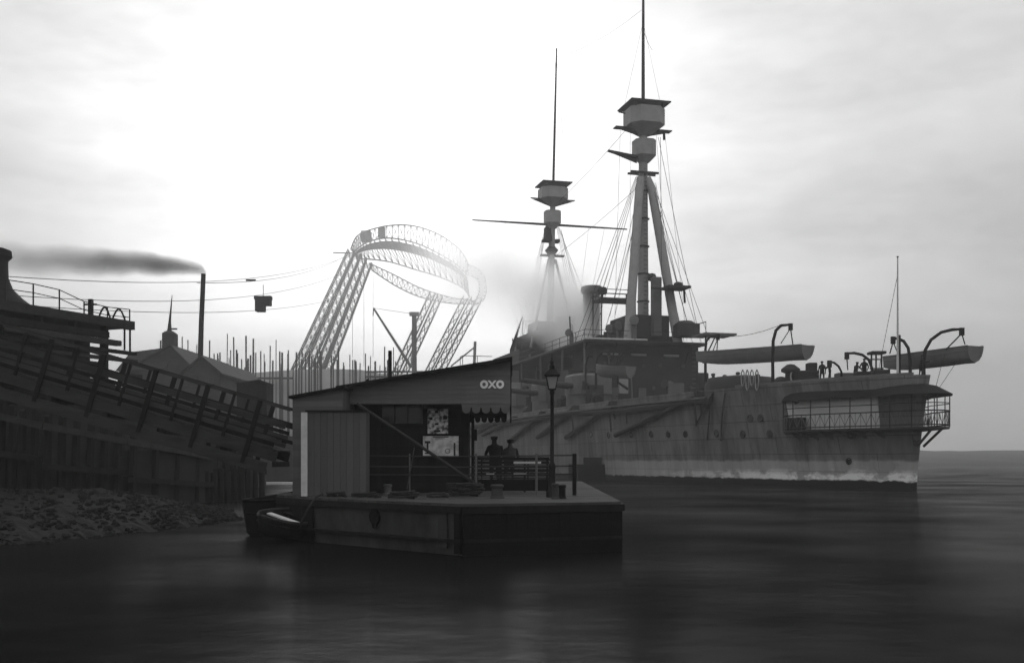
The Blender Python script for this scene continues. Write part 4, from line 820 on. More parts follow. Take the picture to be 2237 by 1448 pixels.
# ---- tall locker with vertical boards
LY = 28.95; lx0, lx1, ltz = X(672, LY), X(800, LY), P(0, 899, LY).z
lk = thing('tall_locker', 'tall locker of vertical boards with a white corner post in front of the annex', 'locker', ((lx0 + lx1)/2, LY + .3, PZ))
b = MB(); b.box((lx0, LY + .03, PZ), (lx1, LY + .68, ltz)); b.build('carcass', 'lock_board', lk)
nb = 9
for i in range(nb):
    a, c = lerp(lx0, lx1, i/nb), lerp(lx0, lx1, (i + 1)/nb); b = MB(); b.box((a + .004, LY - random.uniform(0, .008), PZ + .01), (c - .004, LY + .03, ltz - .01)); b.build('board', 'lock_board', lk)
b = MB(); b.box((X(658, LY), LY - .03, PZ), (lx0 - .002, LY + .08, ltz - .02)); b.build('corner_post', 'plank_pale', lk)
b = MB(); b.box((lx0 - .06, LY - .05, ltz), (lx1 + .04, LY + .72, ltz + .04)); b.build('lid', 'roof_felt', lk)
# ---- posters
def print_mat(name, lo, hi, scale, stretch=(1, 1, 1)):
    m = bpy.data.materials.new(name); m.use_nodes = True; n = m.node_tree; L = n.links; bs_ = n.nodes['Principled BSDF']; bs_.inputs['Roughness'].default_value = .6
    t = n.nodes.new('ShaderNodeTexCoord'); mp_ = n.nodes.new('ShaderNodeMapping'); mp_.inputs['Scale'].default_value = stretch; L.new(t.outputs['Object'], mp_.inputs[0])
    z1_ = n.nodes.new('ShaderNodeTexNoise'); z1_.inputs['Scale'].default_value = scale; z1_.inputs['Detail'].default_value = 3; L.new(mp_.outputs[0], z1_.inputs[0])
    r = n.nodes.new('ShaderNodeMapRange'); r.inputs[1].default_value = .4; r.inputs[2].default_value = .6; r.inputs[3].default_value = lo; r.inputs[4].default_value = hi; L.new(z1_.outputs[0], r.inputs[0])
    L.new(r.outputs[0], bs_.inputs['Base Color']); MATS[name] = m
print_mat('print_picture', .06, .75, 9); print_mat('print_pale', .42, .7, 5)
def PB(name, label, px0, px1, py0, py1, m, fr='tar'):
    a, c = P(px0, py1, WY - .05), P(px1, py0, WY - .05); yb = WY - .05
    r = thing(name, label, 'poster', ((a.x + c.x)/2, yb, a.z)); b = MB(); b.box((a.x, yb - .01, a.z), (c.x, yb + .04, c.z)); b.build('sheet', m, r)
    for p0, p1 in (((a.x - .04, a.z - .04), (c.x + .04, a.z)), ((a.x - .04, c.z), (c.x + .04, c.z + .04)), ((a.x - .04, a.z), (a.x, c.z)), ((c.x, a.z), (c.x + .04, c.z))):
        b = MB(); b.box((p0[0], yb - .02, p0[1]), (p1[0], yb + .045, p1[1])); b.build('frame', fr, r)
    return r
p1_ = PB('poster', 'small upright pictorial poster above the wide enamel sign', 934, 979, 893, 947, 'print_picture')
p2_ = PB('poster', 'wide pale enamel sign with dark bar on the shed wall', 924, 1002, 952, 996, 'print_pale')
yb = WY - .065
for px0, px1, py0, py1 in ((928, 940, 963, 968), (932, 936, 968, 991), (928, 940, 988, 991), (991, 995, 967, 995), (946, 980, 953, 955), (950, 972, 957, 958)):
    a, c = P(px0, py1, yb), P(px1, py0, yb); b = MB(); b.box((a.x, yb - .004, a.z), (c.x, yb + .004, c.z)); b.build('printed_mark', 'ship_dark', p2_)
b = MB(); c = P(978, 985, yb); b.tube([c + Vector((.07*math.cos(k*math.pi/8), 0, .07*math.sin(k*math.pi/8))) for k in range(17)], .008, 4); b.build('printed_ring', 'ship_dark', p2_)
for px0, px1, py0, py1 in ((938, 945, 911, 917), (968, 977, 908, 916), (950, 957, 897, 902), (950, 958, 924, 928), (948, 962, 939, 943), (942, 970, 895, 896)):
    a, c = P(px0, py1, yb), P(px1, py0, yb); b = MB(); b.box((a.x, yb - .004, a.z), (c.x, yb + .004, c.z)); b.build('printed_mark', 'black_iron', p1_)
# ---- spar leaning across the front of the shed
b = MB(); b.tube([P(780, 881, 29.0), P(930, 982, 29.25), P(1058, 1070, 29.5)], [.035, .045, .05], 8); sp2 = b.build('leaning_spar', 'timber', smooth=True); tag(sp2, 'long slender spar leaning from the locker down to the rope heap', 'spar')
b = MB(); b.tube([P(905, 978, 29.9), P(898, 1020, 29.5), P(889, 1068, 29.2)], .018, 6); tag(b.build('boat_hook', 'timber'), 'thin boat hook propped upright against the railing beside the wide sign', 'boat hook')
# ---- rope heaps on the deck edge
def rope_heap(label, px, py, d, r, turns, seed):
    rg = random.Random(seed); c = P(px, py, d); c.z = PZ; b = MB(); pts_ = []
    for i in range(turns*14):
        a = i*2*math.pi/14; rr = r*(.55 + .45*rg.random()) ; pts_.append((c.x + rr*math.cos(a)*1.25, c.y + rr*math.sin(a)*.8, c.z + .035 + .055*(i/14) + rg.uniform(-.012, .012)))
    b.tube(pts_, .032, 6); tag(b.build('rope_coil', 'rope', smooth=True), label, 'rope')
rope_heap('low coil of dark rope at the left corner of the pontoon', 735, 1082, 27.9, .24, 2, 1); rope_heap('flat coil of dark rope on the edge beside the tall locker', 800, 1084, 27.3, .32, 2, 2)
rope_heap('wide coil of dark rope between the left bollard and the pontoon edge', 880, 1086, 26.6, .34, 3, 3); rope_heap('large heap of dark rope at the foot of the leaning spar', 1015, 1072, 28.6, .42, 6, 4)
rope_heap('small coil of dark rope beside the fat bollard', 955, 1084, 27.2, .26, 2, 5)
b = MB(); b.tube([P(705, 1079, 27.9), P(690, 1085, 27.7), P(676, 1105, 27.6), P(663, 1130, 27.7), P(655, 1150, 27.8), P(645, 1158, 28.1)], .03, 6); tag(b.build('mooring_rope', 'rope', smooth=True), 'dark mooring rope hanging from pontoon corner to the rowing boat', 'rope')
# ---- bench and the two people
BN = 32.4
bn = thing('bench', 'long dark bench with two pale slats on the pontoon behind the railing', 'bench', (X(1120, BN), BN + .2, PZ))
bx0, bx1 = X(1036, BN), X(1200, BN)
for k, z_ in enumerate((.98, .86, .74, .62, .5)):
    b = MB(); b.box((bx0, BN, PZ + z_), (bx1, BN + .025, PZ + z_ + .1)); b.build('back_slat', 'dark_timber', bn)
b = MB(); b.box((X(1122, BN), BN - .012, PZ + .88), (X(1182, BN), BN - .002, PZ + .94)); b.build('pale_slat', 'plank_pale', bn)
b = MB(); b.box((X(1122, BN), BN - .012, PZ + .53), (X(1150, BN), BN - .002, PZ + .58)); b.build('pale_slat', 'plank_pale', bn)
b = MB(); b.box((X(1062, BN), BN - .012, PZ + .53), (X(1080, BN), BN - .002, PZ + .58)); b.build('pale_slat', 'plank_pale', bn)
for k in range(4):
    b = MB(); b.box((bx0, BN + .05 + k*.11, PZ + .42), (bx1, BN + .14 + k*.11, PZ + .45)); b.build('seat_slat', 'dark_timber', bn)
b = MB(); b.box((bx0, BN + .02, PZ + .04), (bx1, BN + .05, PZ + .4)); b.build('kick_board', 'tar', bn)
for s_ in (.02, .34, .66, .96):
    xx = lerp(bx0, bx1, s_)
    b = MB(); b.box((xx, BN + .026, PZ), (xx + .06, BN + .08, PZ + 1.05)); b.build('leg', 'dark_timber', bn); b = MB(); b.box((xx, BN + .42, PZ), (xx + .06, BN + .48, PZ + .42)); b.build('leg', 'dark_timber', bn)
q = P(1081, 1070, 33.6); person('person in dark coat and cap standing under the porch, looking toward the ship', (q.x, 33.6, PZ), .2, 1.74, 'rail', .06)
q = P(1113, 1070, 34.0); person('shorter person in dark coat beside the porch end, facing the ship', (q.x, 34.0, PZ), -.2, 1.64, 'rail', .1, 'cloth_grey')
b = MB(); b.tube([(-1.0, 34.7, PZ + 1.0), (1.3, 35.2, PZ + 1.0)], .035, 6); rr_ = thing('back_railing', 'low iron rail the two people lean on at the ship side of the pontoon', 'railing', (0, 35, PZ)); b.build('rail', 'black_iron', rr_)
for k in range(4):
    s = k/3; b = MB(); b.tube([(lerp(-1.0, 1.3, s), lerp(34.7, 35.2, s), PZ), (lerp(-1.0, 1.3, s), lerp(34.7, 35.2, s), PZ + 1.0)], .03, 6); b.build('post', 'black_iron', rr_)
# ---- boats at the pontoon's left corner (the small one lies over on its side toward the open water)
HEEL = -0.24
boat('rowing_boat', 'small open rowing boat with one pale thwart moored at the pontoon corner', P(676, 1122, 29.2), P(566, 1136, 27.4), 1.35, .55, .12, 'dark_timber', 3, pale='timber', bow_fine=2.0, heel=HEEL)
boat('mooring_punt', 'black tarred punt lying behind the small rowing boat', P(664, 1078, 31.5), P(532, 1100, 30.2), 1.5, 1.25, .1, 'tar', 2, bow_fine=3.0)
# ================================================================== gangway from the quay down to the pontoon
GA, GB = P(648, 898, 33.2), P(-60, 690, 33.2)          # top rail, low end and high end
gx = (GB - GA).normalized(); gu = Vector((-gx.z, 0, gx.x)); gu = gu if gu.z > 0 else -gu; GL = (GB - GA).length; GH = 1.62
gw = thing('gangway_bridge', 'sloping timber gangway with post and rail sides leading up from the pontoon', 'gangway', GA - gu*GH)
def G(s, y, z): p = GA + gx*s; return Vector((p.x, 33.2 + y, p.z)) + gu*(z - GH)
for y, m in ((-.9, 'timber'), (.9, 'dark_timber')):
    for z, w, h in ((GH, .07, .1), (GH*.68, .06, .2), (GH*.36, .06, .12), (.1, .09, .3)):
        b = MB(); b.beam(G(0, y, z), G(GL, y, z), w, h, gu); b.build('rail' if z > .2 else 'main_beam', m, gw)
    s = .95; k = 0
    while s < GL:
        b = MB(); b.beam(G(s, y*1.02 - .05, -.35), G(s, y*1.02 - .05, GH + .02), .13, .11, (0, 1, 0)); b.build('post', 'dark_timber', gw)
        if s + .83 < GL:
            b = MB(); b.beam(G(s + .83, y, .2), G(s + .83, y, GH), .08, .07, (0, 1, 0)); b.build('baluster', 'dark_timber', gw)
        s += 1.66; k += 1
for k, z in enumerate((.42, .56, .7, .84)):
    b = MB(); b.beam(G(.2, .84, z), G(GL, .84, z), .03, .125, gu); b.build('infill_board', 'dark_timber' if k % 2 else 'timber', gw)
for k, z in enumerate((.3, .45, .6)):
    b = MB(); b.beam(G(.2, -.83, z), G(GL, -.83, z), .03, .14, gu); b.build('infill_board', 'dark_timber' if k % 2 else 'timber', gw)
n = int(GL/.3)
for i in range(n):
    b = MB(); a = G(i*.3 + .01, -.86, .27); c = G(i*.3 + .28, -.86, .27); b.prism([a, c, c + gu*.05, a + gu*.05], (0, 1.72, 0)); b.build('deck_plank', 'timber', gw)
for i in range(0, n, 6):
    b = MB(); b.beam(G(i*.3, -.95, -.12), G(i*.3, .95, -.12), .14, .16); b.build('cross_bearer', 'dark_timber', gw)
b = MB(); b.beam(G(GL*.02, -.95, -.3), G(GL, -.95, -.42), .1, .34, gu); b.build('lower_chord', 'timber', gw)
# landing block the low end rests on
b = MB(); b.box((-6.72, 32.2, PZ), (-6.25, 34.3, G(0.3, 0, -.12).z)); tag(b.build('gangway_landing', 'dark_timber', bevel=.04), 'low timber block carrying the gangway foot on the pontoon', 'block')
# ---- timber-piled river wall under the gangway
rw = thing('river_wall', 'dark timber piled river wall under the gangway', 'wall', (-22, 44, 0))
def wall_line(x): return interp([-44, -24, -20, -17.2, -15.3], [43, 43.2, 44, 47, 55], x)
wt = [(-44, 43.0, 7.0), (-30, 43.2, 6.2), (-23, 43.4, 4.9), (-19.6, 44.2, 4.1), (-17.2, 47.2, 3.5), (-15.3, 54, 2.8)]
i = 0; x = -44.0
while x < -13.6:
    q = wall_line(x); zt = interp([a[0] for a in wt], [a[2] for a in wt], x)
    b = MB(); lean = random.uniform(-.04, .04)
    b.loft([[(x + .19*math.cos(k*1.0472), q + .19*math.sin(k*1.0472), -.6) for k in range(6)], [(x + lean + .17*math.cos(k*1.0472), q + .25 + .17*math.sin(k*1.0472), zt + random.uniform(-.12, .1)) for k in range(6)]])
    b.build('pile', 'dark_timber', rw); x += .42
for i in range(len(wt) - 1):
    a, c = Vector((wt[i][0], wt[i][1] - .28, wt[i][2] - .5)), Vector((wt[i+1][0], wt[i+1][1] - .28, wt[i+1][2] - .5))
    b = MB(); b.beam(a, c, .22, .28); b.build('waling', 'timber', rw); b = MB(); b.beam(a - Vector((0, 0, 1.7)), c - Vector((0, 0, 1.4)), .2, .24); b.build('waling', 'dark_timber', rw)
b = MB(); b.prism([(x_, y_ + .45, -.8) for x_, y_, _ in wt] + [(-14.6, 58, -.8), (-44, 58, -.8)], (0, 0, 3.4)); b.build('backing', 'earth', rw)
# low dark staging at the wall's river end
lst = thing('low_staging', 'low dark piled staging at the river end of the wall', 'staging', (-14.5, 56, 0))
for k in range(15):
    xx = -17.3 + k*.29; yy = 52 + k*.27; b = MB(); b.tube([(xx, yy, -.6), (xx, yy, 1.55 + random.uniform(-.1, .2))], .16, 6); b.build('pile', 'dark_timber', lst)
b = MB(); b.prism([(-17.6, 52.2, 1.4), (-13.1, 56.2, 1.4), (-14.4, 60, 1.4), (-18.5, 56, 1.4)], (0, 0, .3)); b.build('deck', 'dark_timber', lst)
b = MB(); b.tube([P(560, 1058, 90), P(655, 1058, 90)], .22, 8); tag(b.build('floating_baulk', 'plank_pale'), 'pale timber baulk afloat in the inlet beyond the annex', 'timber baulk')
# ---- high timber jetty at the left
JZ = 9.15
jt = thing('timber_jetty', 'tall dark timber jetty with stacked beams and handrail left of the factory', 'jetty', (-22, 48, QZ))
j0, j1 = Vector((-26.5, 36.5, JZ)), P(289, 703, 53.2); j1.z = JZ; jd = (j1 - j0).normalized(); jn = Vector((jd.y, -jd.x, 0)); jn = jn if jn.x > 0 else -jn
JL = (j1 - j0).length
b = MB(); b.beam(j0 - jn*2.2 - Vector((0, 0, .2)), j1 - jn*2.2 - Vector((0, 0, .2)), 4.2, .3); b.build('deck', 'dark_timber', jt)
for k, (o, z, e, th) in enumerate(((0, -.22, 0, .42), (-.1, -.85, -1.6, .3), (0, -1.2, -.9, .26), (.05, -1.62, .1, .16), (0, -2.0, .2, .16), (.1, -2.4, -2.3, .3), (.02, -2.75, .5, .2), (-.1, -3.2, -1.2, .3), (0, -3.6, -.6, .25), (0, -4.0, -1.8, .3))):
    b = MB(); b.beam(j0 + jn*o + Vector((0, 0, z)), j1 + jn*o + jd*e + Vector((0, 0, z)), .35, th); b.build('beam', 'dark_timber' if k % 2 else 'timber', jt)
for k in range(9):
    s = JL*(k + .4)/9.2; p = j0 + jd*s - jn*.3; b = MB(); b.beam(Vector((p.x, p.y, QZ - .3)), Vector((p.x, p.y, JZ - .2)), .32, .32); b.build('upright', 'dark_timber', jt)
b = MB(); b.beam(j0 - jn*1.4 + Vector((0, 0, -2.6)), j1 - jn*1.4 - jd*1.5 + Vector((0, 0, -2.6)), .2, 4.2); b.build('boarding', 'dark_timber', jt)
for px, d, py0, py1 in ((272, 52.8, 690, 765), (284, 53, 720, 775)):
    b = MB(); b.tube([P(px, py1, d), P(px, py0, d)], .05, 6); b.build('loose_pole', 'dark_timber', jt)
rail_pts = []
for k in range(8):
    s = JL*(.42 + .57*k/7); p = j0 + jd*s; hgt = (.95 if k < 5 else .55) + .05*math.sin(k*3); b = MB(); b.tube([p, p + Vector((0, 0, hgt))], .035, 6); b.build('rail_post', 'black_iron', jt); rail_pts.append(p + Vector((0, 0, hgt)))
b = MB(); b.tube(rail_pts, .025, 5); b.build('hand_rail', 'black_iron', jt); b = MB(); b.tube([q - Vector((0, 0, .4)) for q in rail_pts], .022, 5); b.build('hand_rail', 'black_iron', jt)
for px0, px1 in ((216, 242), (246, 274)):
    b = MB(); a, c = P(px0, 690, 51.5 + (px0 - 216)/50), P(px1, 690, 52 + (px1 - 216)/50); a.z = c.z = JZ
    b.tube([a.lerp(c, k/10) + Vector((0, 0, .55*math.sin(math.pi*k/10))) for k in range(11)], .05, 6); b.build('iron_hoop', 'black_iron', jt)
p = j0 + jd*JL*.46; b = MB(); b.box((p.x - .25, p.y - .25, JZ), (p.x + .25, p.y + .25, JZ + .55)); b.build('post_box', 'black_iron', jt)
p = j0 + jd*JL*.85; b = MB(); b.box((p.x - .1, p.y - .1, JZ), (p.x + .1, p.y + .1, JZ + .75)); b.beam(p + Vector((-.3, 0, .5)), p + Vector((.3, 0, .5)), .08, .08); b.build('winch_post', 'black_iron', jt)
# bottle-shaped kiln chimney at the left edge
kc = P(-30, 700, 55.5); b = MB(); b.lathe([(2.85, 0), (2.75, 4.6), (2.45, 5.6), (1.8, 6.1), (1.3, 6.6), (1.07, 7.2), (1.05, 8.1), (1.25, 8.3), (1.22, 8.62), (1.0, 8.7)], (kc.x, kc.y, QZ), 28); tag(b.build('kiln_chimney', 'tar', smooth=True), 'squat dark bottle-shaped chimney behind the jetty handrail', 'chimney')
# ================================================================== yard beyond
def gable(name, label, px0, px1, py_eave, py_peak, d, depth, ridge_px=None, wallm='brick'):
    a, c = P(px0, py_eave, d), P(px1, py_eave, d); pk = P(ridge_px or (px0 + px1)/2, py_peak, d); r = thing(name, label, 'building', ((a.x + c.x)/2, d + depth/2, QZ))
    b = MB(); b.prism([(a.x, d, QZ - .2), (c.x, d, QZ - .2), (c.x, d, c.z), (pk.x, d, pk.z), (a.x, d, a.z)], (0, depth, 0)); b.build('wall', wallm, r)
    for e, s in ((a, -1), (c, 1)):
        b = MB(); o = Vector((s*.3, 0, -.15)); b.prism([(pk.x, d - .3, pk.z + .02), (e.x + o.x, d - .3, e.z + o.z), (e.x + o.x, d - .3, e.z + o.z + .25), (pk.x, d - .3, pk.z + .28)], (0, depth + .6, 0)); b.build('roof', 'slate', r)
    return r, a, c, pk
g1, a, c, pk = gable('workshop', 'gabled workshop with a square roof turret and spire', 268, 425, 812, 757, 128, 26, 372)
tx = X(371, 130); b = MB(); b.box((tx - .75, 129.3, P(0, 762, 130).z), (tx + .75, 130.8, P(0, 729, 130).z)); b.loft([[(tx + s*.75, 130 + q*.75, P(0, 729, 130).z) for s, q in ((-1,-1),(1,-1),(1,1),(-1,1))], [(tx + s*.35, 130 + q*.35, P(0, 723, 130).z) for s, q in ((-1,-1),(1,-1),(1,1),(-1,1))]]); tr = b.build('turret', 'brick', g1)
b = MB(); b.tube([P(370, 724, 130), P(371, 700, 130), P(376, 645, 130)], [.3, .16, .04], 8); b.build('spire', 'slate', tr)
b = MB(); b.box((tx - .2, 129.8, P(0, 720, 130).z), (tx + .9, 130.1, P(0, 717, 130).z)); b.build('weather_vane', 'slate', tr)
b = MB(); q0 = P(285, 770, 129); b.prism([(P(262, 0, 129).x, 127.5, P(0, 812, 129).z), (P(372, 0, 129).x, 127.5, P(0, 806, 129).z), (P(372, 0, 129).x, 129, P(0, 758, 129).z), (q0.x, 129, P(0, 769, 129).z)], (0, 6, 0)); b.build('lean_to_roof', 'slate', g1)
g2, a, c, pk = gable('boiler_house', 'gabled boiler house at the foot of the tall smoking stack', 398, 482, 818, 782, 118, 22, 440)
b = MB(); b.tube([P(437, 800, 121), P(440, 700, 121), P(444.5, 598, 121)], [.32, .29, .27], 12); ch = b.build('smoke_stack', 'black_iron', smooth=True); tag(ch, 'tall thin factory smoke stack pouring dark smoke', 'chimney')
for nm, px, dd in (('window', 405, 118), ('window', 425, 118), ('window', 462, 118)):
    b = MB(); q = P(px, 835, dd); b.box((q.x - .35, dd - .05, q.z - .6), (q.x + .35, dd + .1, q.z + .6)); b.build('window', 'glass', g2)
# small block shed beyond the gangway
sx0, sx1 = X(517, 82), X(583, 82); sh_ = thing('yard_hut', 'small dark hut standing alone beyond the gangway rail', 'hut', ((sx0 + sx1)/2, 82.5, QZ))
b = MB(); b.box((sx0, 82, QZ - .2), (sx1, 84.2, P(0, 836, 82).z)); b.build('wall', 'dark_timber', sh_)
b = MB(); b.prism([(sx0 - .15, 81.85, P(0, 837, 82).z), (sx1 + .1, 81.85, P(0, 836, 82).z), (lerp(sx0, sx1, .75), 81.85, P(0, 829, 82).z)], (0, 2.5, 0)); b.build('roof', 'roof_felt', sh_)
b = MB(); b.box((lerp(sx0, sx1, .55), 81.95, QZ), (lerp(sx0, sx1, .85), 82.02, QZ + 1.9)); b.build('door', 'tar', sh_)
# building berth: hull plating on the stocks behind staging
bt = thing('building_berth', 'long pale hull on the stocks with staging, hazy behind the factory', 'ship hull', P(720, 0, 238).to_2d().to_3d() + Vector((0, 0, QZ)))
tops = [(470, 838), (500, 822), (560, 814), (640, 808), (720, 806), (790, 808), (830, 816), (960, 820), (1000, 826), (1100, 830)]
rings = []
for px, py in tops:
    q = P(px, py, 238); rings.append([(q.x, 238, QZ - .3), (q.x, 237.2, lerp(QZ, q.z, .6)), (q.x, 237.6, q.z), (q.x, 250, q.z), (q.x, 250, QZ - .3)])
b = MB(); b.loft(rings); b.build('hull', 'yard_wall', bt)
for px0, px1, py in ((800, 962, 812), (800, 955, 823), (820, 940, 832), (480, 640, 826)):
    b = MB(); b.beam(P(px0, py, 236), P(px1, py, 236), 1.0, .35); b.build('staging', 'timber', bt)
# scaffold poles of the berth
poles = []
for zx, zy in ((1210, 770), (1370, 740), (1415, 765), (1475, 800), (1570, 770), (1610, 870), (1640, 880), (1660, 860), (1700, 720), (1725, 900), (1765, 745), (1780, 840), (1825, 910), (1852, 735), (1895, 755), (1920, 860), (1960, 850), (1985, 930), (2025, 810), (2075, 765), (2125, 860), (2165, 870)): poles.append((zx/3.441, 520 + zy/3.441))
for zx, zy in ((575, 1090), (610, 1120), (655, 1150), (690, 1160), (725, 1050), (735, 1110), (820, 1150), (867, 1080), (905, 1200), (960, 1140), (985, 1180), (1010, 1190), (1030, 1205), (1080, 1130), (1115, 1150), (1160, 1190), (1190, 1225), (1225, 1075), (1255, 1180), (1300, 1080), (1325, 1190)): poles.append((500 + zx/3.62, 460 + zy/3.62))
rq = random.Random(5); poles += [(rq.uniform(470, 700), rq.uniform(762, 806)) for _ in range(30)] + [(rq.uniform(722, 880), rq.uniform(775, 806)) for _ in range(14)]
b = MB(); b.tube([(0, 0, 0), (0, 0, 1)], 1.0, 7); pm = mat('pole_timber', .06, .9, .3, .5, 0)
for i, (px, py) in enumerate(poles):
    q = P(px, py, 233 - (i % 3)*2.2); ob = None
    if i == 0: ob = b.build('scaffold_pole', pm); first = ob
    else: ob = first.copy(); col.objects.link(ob)
    r = random.choice((.11, .13, .15, .2)) * random.uniform(.9, 1.1); hgt_ = q.z - QZ
    size = 'tall' if hgt_ > 19.5 else ('short' if hgt_ < 15.5 else 'middling'); thick = 'thick' if r > .17 else 'slender'
    where = 'between the smoke stack and the gantry legs' if px < 610 else ('among the near gantry legs' if px < 722 else 'between the near gantry legs and the derrick mast')
    tag(ob, f'{size} {thick} scaffold pole {where}', 'pole', f'{size} {thick} scaffold poles {where}')
    ob.location = (q.x, q.y, QZ); ob.scale = (r, r, q.z - QZ); ob.rotation_euler = (random.uniform(-.01, .01), random.uniform(-.012, .012), 0)
# ---- lattice gantry
gt = thing('shipyard_gantry', 'huge lattice gantry with slanting legs and arched truss, pale in the haze', 'gantry', P(800, 0, 275).to_2d().to_3d() + Vector((0, 0, QZ)))
def lattice(name, a0, a1, wid, r=.2, rl=.09, bays=12, dep=None):
    a0, a1 = Vector(a0), Vector(a1); d = (a1 - a0).normalized(); sx_ = d.cross(Vector((0, 1, 0))).normalized(); sy_ = d.cross(sx_).normalized(); dep = dep or wid
    cs = [sx_*(i*wid/2) + sy_*(j*dep/2) for i, j in ((-1,-1),(1,-1),(1,1),(-1,1))]; b = MB()
    for o in cs: b.tube([a0 + o, a1 + o], r, 5)
    for k in range(bays):
        p, q = a0.lerp(a1, k/bays), a0.lerp(a1, (k+1)/bays)
        for i in (0, 2):
            o1, o2 = cs[i], cs[(i+1) % 4]
            b.tube([p + o1, q + o2], rl, 4, cap=False); b.tube([p + o2, q + o1], rl, 4, cap=False)
        b.tube([p + cs[0], p + cs[1]], rl, 4, cap=False)
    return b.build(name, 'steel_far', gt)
D1, D2 = 300.0, 354.0
for bx, tx_, ty, dd in ((648, 768, 548, D1), (672, 783, 552, D1 + 4), (697, 795, 560, D1 + 8), (718, 806, 572, D1 + 12)):
    bb = P(bx - 12, 830, dd); bb = P(bx, 803, dd); tt = P(tx_, ty, dd); e = bb + (bb - tt)*((bb.z - QZ)/(tt.z - bb.z)); lattice('leg', e, tt, 1.9, .2, .1, 22)
for bx, tx_, ty, dd in ((868, 945, 640, D2 - 22), (888, 962, 645, D2 - 16), (938, 1018, 648, D2), (955, 1036, 650, D2 + 5), (968, 1048, 652, D2 + 9)):
    bb = P(bx, 806, dd); tt = P(tx_, ty, dd); e = bb + (bb - tt)*((bb.z - QZ)/(tt.z - bb.z)); lattice('leg', e, tt, 1.7, .17, .08, 16)
def truss(name, up, lo, r=.22, rl=.1):
    b = MB(); b.tube(up, r, 5); b.tube(lo, r, 5); n_ = len(up)
    for k in range(n_):
        b.tube([up[k], lo[k]], rl, 4, cap=False)
        if k + 1 < n_: b.tube([up[k], lo[k+1]], rl, 4, cap=False); b.tube([up[k+1], lo[k]], rl, 4, cap=False)
    return b.build(name, 'steel_far', gt)
def curve(pts_, n_):
    out = []
    for k in range(n_):
        s = k/(n_-1)*(len(pts_)-1); i = min(int(s), len(pts_)-2); f = s - i
        p0 = pts_[max(i-1, 0)]; p1 = pts_[i]; p2 = pts_[i+1]; p3 = pts_[min(i+2, len(pts_)-1)]
        out.append(tuple(.5*((2*p1[j]) + (-p0[j]+p2[j])*f + (2*p0[j]-5*p1[j]+4*p2[j]-p3[j])*f*f + (-p0[j]+3*p1[j]-3*p2[j]+p3[j])*f**3) for j in range(3)))
    return out
upn = [(766, 545, D1), (778, 518, D1), (800, 505, D1 + 3), (850, 493, D1 + 12), (905, 494, D1 + 22), (960, 513, D1 + 34), (1005, 546, D1 + 45), (1024, 578, D1 + 52)]
lon = [(772, 552, D1), (785, 540, D1), (808, 527, D1 + 3), (850, 520, D1 + 12), (905, 530, D1 + 22), (955, 552, D1 + 34), (998, 578, D1 + 45), (1020, 600, D1 + 52)]
truss('arch_truss', [P(*q) for q in curve(upn, 30)], [P(*q) for q in curve(lon, 30)])
truss('main_girder', [P(*q) for q in curve(lon, 26)], [P(*q) for q in curve([(780, 566, D1), (800, 566, D1 + 3), (850, 572, D1 + 15), (910, 590, D1 + 28), (960, 605, D1 + 38), (1010, 628, D1 + 50), (1026, 650, D1 + 54)], 26)], .24, .12)
truss('rear_girder', [P(*q) for q in curve([(806, 575, D1 + 14), (860, 600, D1 + 24), (920, 630, D1 + 36), (985, 650, D2 - 5), (1030, 655, D2 + 8)], 22)], [P(*q) for q in curve([(812, 590, D1 + 14), (860, 622, D1 + 24), (915, 648, D1 + 36), (980, 662, D2 - 5), (1050, 664, D2 + 8)], 22)], .2, .1)
truss('end_truss', [P(*q) for q in curve([(1022, 578, D2), (1045, 588, D2), (1060, 608, D2 + 2), (1062, 640, D2 + 5), (1055, 658, D2 + 8)], 12)], [P(*q) for q in curve([(1018, 600, D2), (1036, 606, D2), (1046, 618, D2 + 2), (1046, 640, D2 + 5), (1040, 650, D2 + 8)], 12)], .2, .1)
# plated web panels of the girder between the two chords
gc = curve(lon, 26); gd2 = curve([(780, 566, D1), (800, 566, D1 + 3), (850, 572, D1 + 15), (910, 590, D1 + 28), (960, 605, D1 + 38), (1010, 628, D1 + 50), (1026, 650, D1 + 54)], 26)
for k in range(2, 25):
    a, c, e, f = P(*gc[k]), P(*gc[k+1] if k < 25 else gc[k]), P(*gd2[min(k+1, 25)]), P(*gd2[k]); b = MB(); b.prism([a.lerp(f, .1), c.lerp(e, .1), c.lerp(e, .42), a.lerp(f, .42)], (0, .15, 0)); b.build('web_panel', 'steel_far', gt)
b = MB(); b.beam(P(727, 552, D1), P(772, 553, D1), .5, .3); b.build('walkway', 'steel_far', gt)
b = MB(); b.box(P(800, 528, D1 + 4) - Vector((1.4, 1.4, 0)), P(800, 506, D1 + 4) + Vector((1.4, 1.4, 0))); b.build('cab', 'steel_far', gt); b = MB(); b.box(P(834, 520, D1 + 9) - Vector((1, 1, 0)), P(834, 498, D1 + 9) + Vector((1, 1, 0))); b.build('trolley', 'steel_far', gt)
for px, py0, py1 in ((770, 640, 780), (795, 590, 800), (815, 600, 780)):
    b = MB(); b.tube([P(px, py0, D1 + 10), P(px, py1, D1 + 10)], .06, 4); b.build('hoist_rope', 'steel_far', gt)
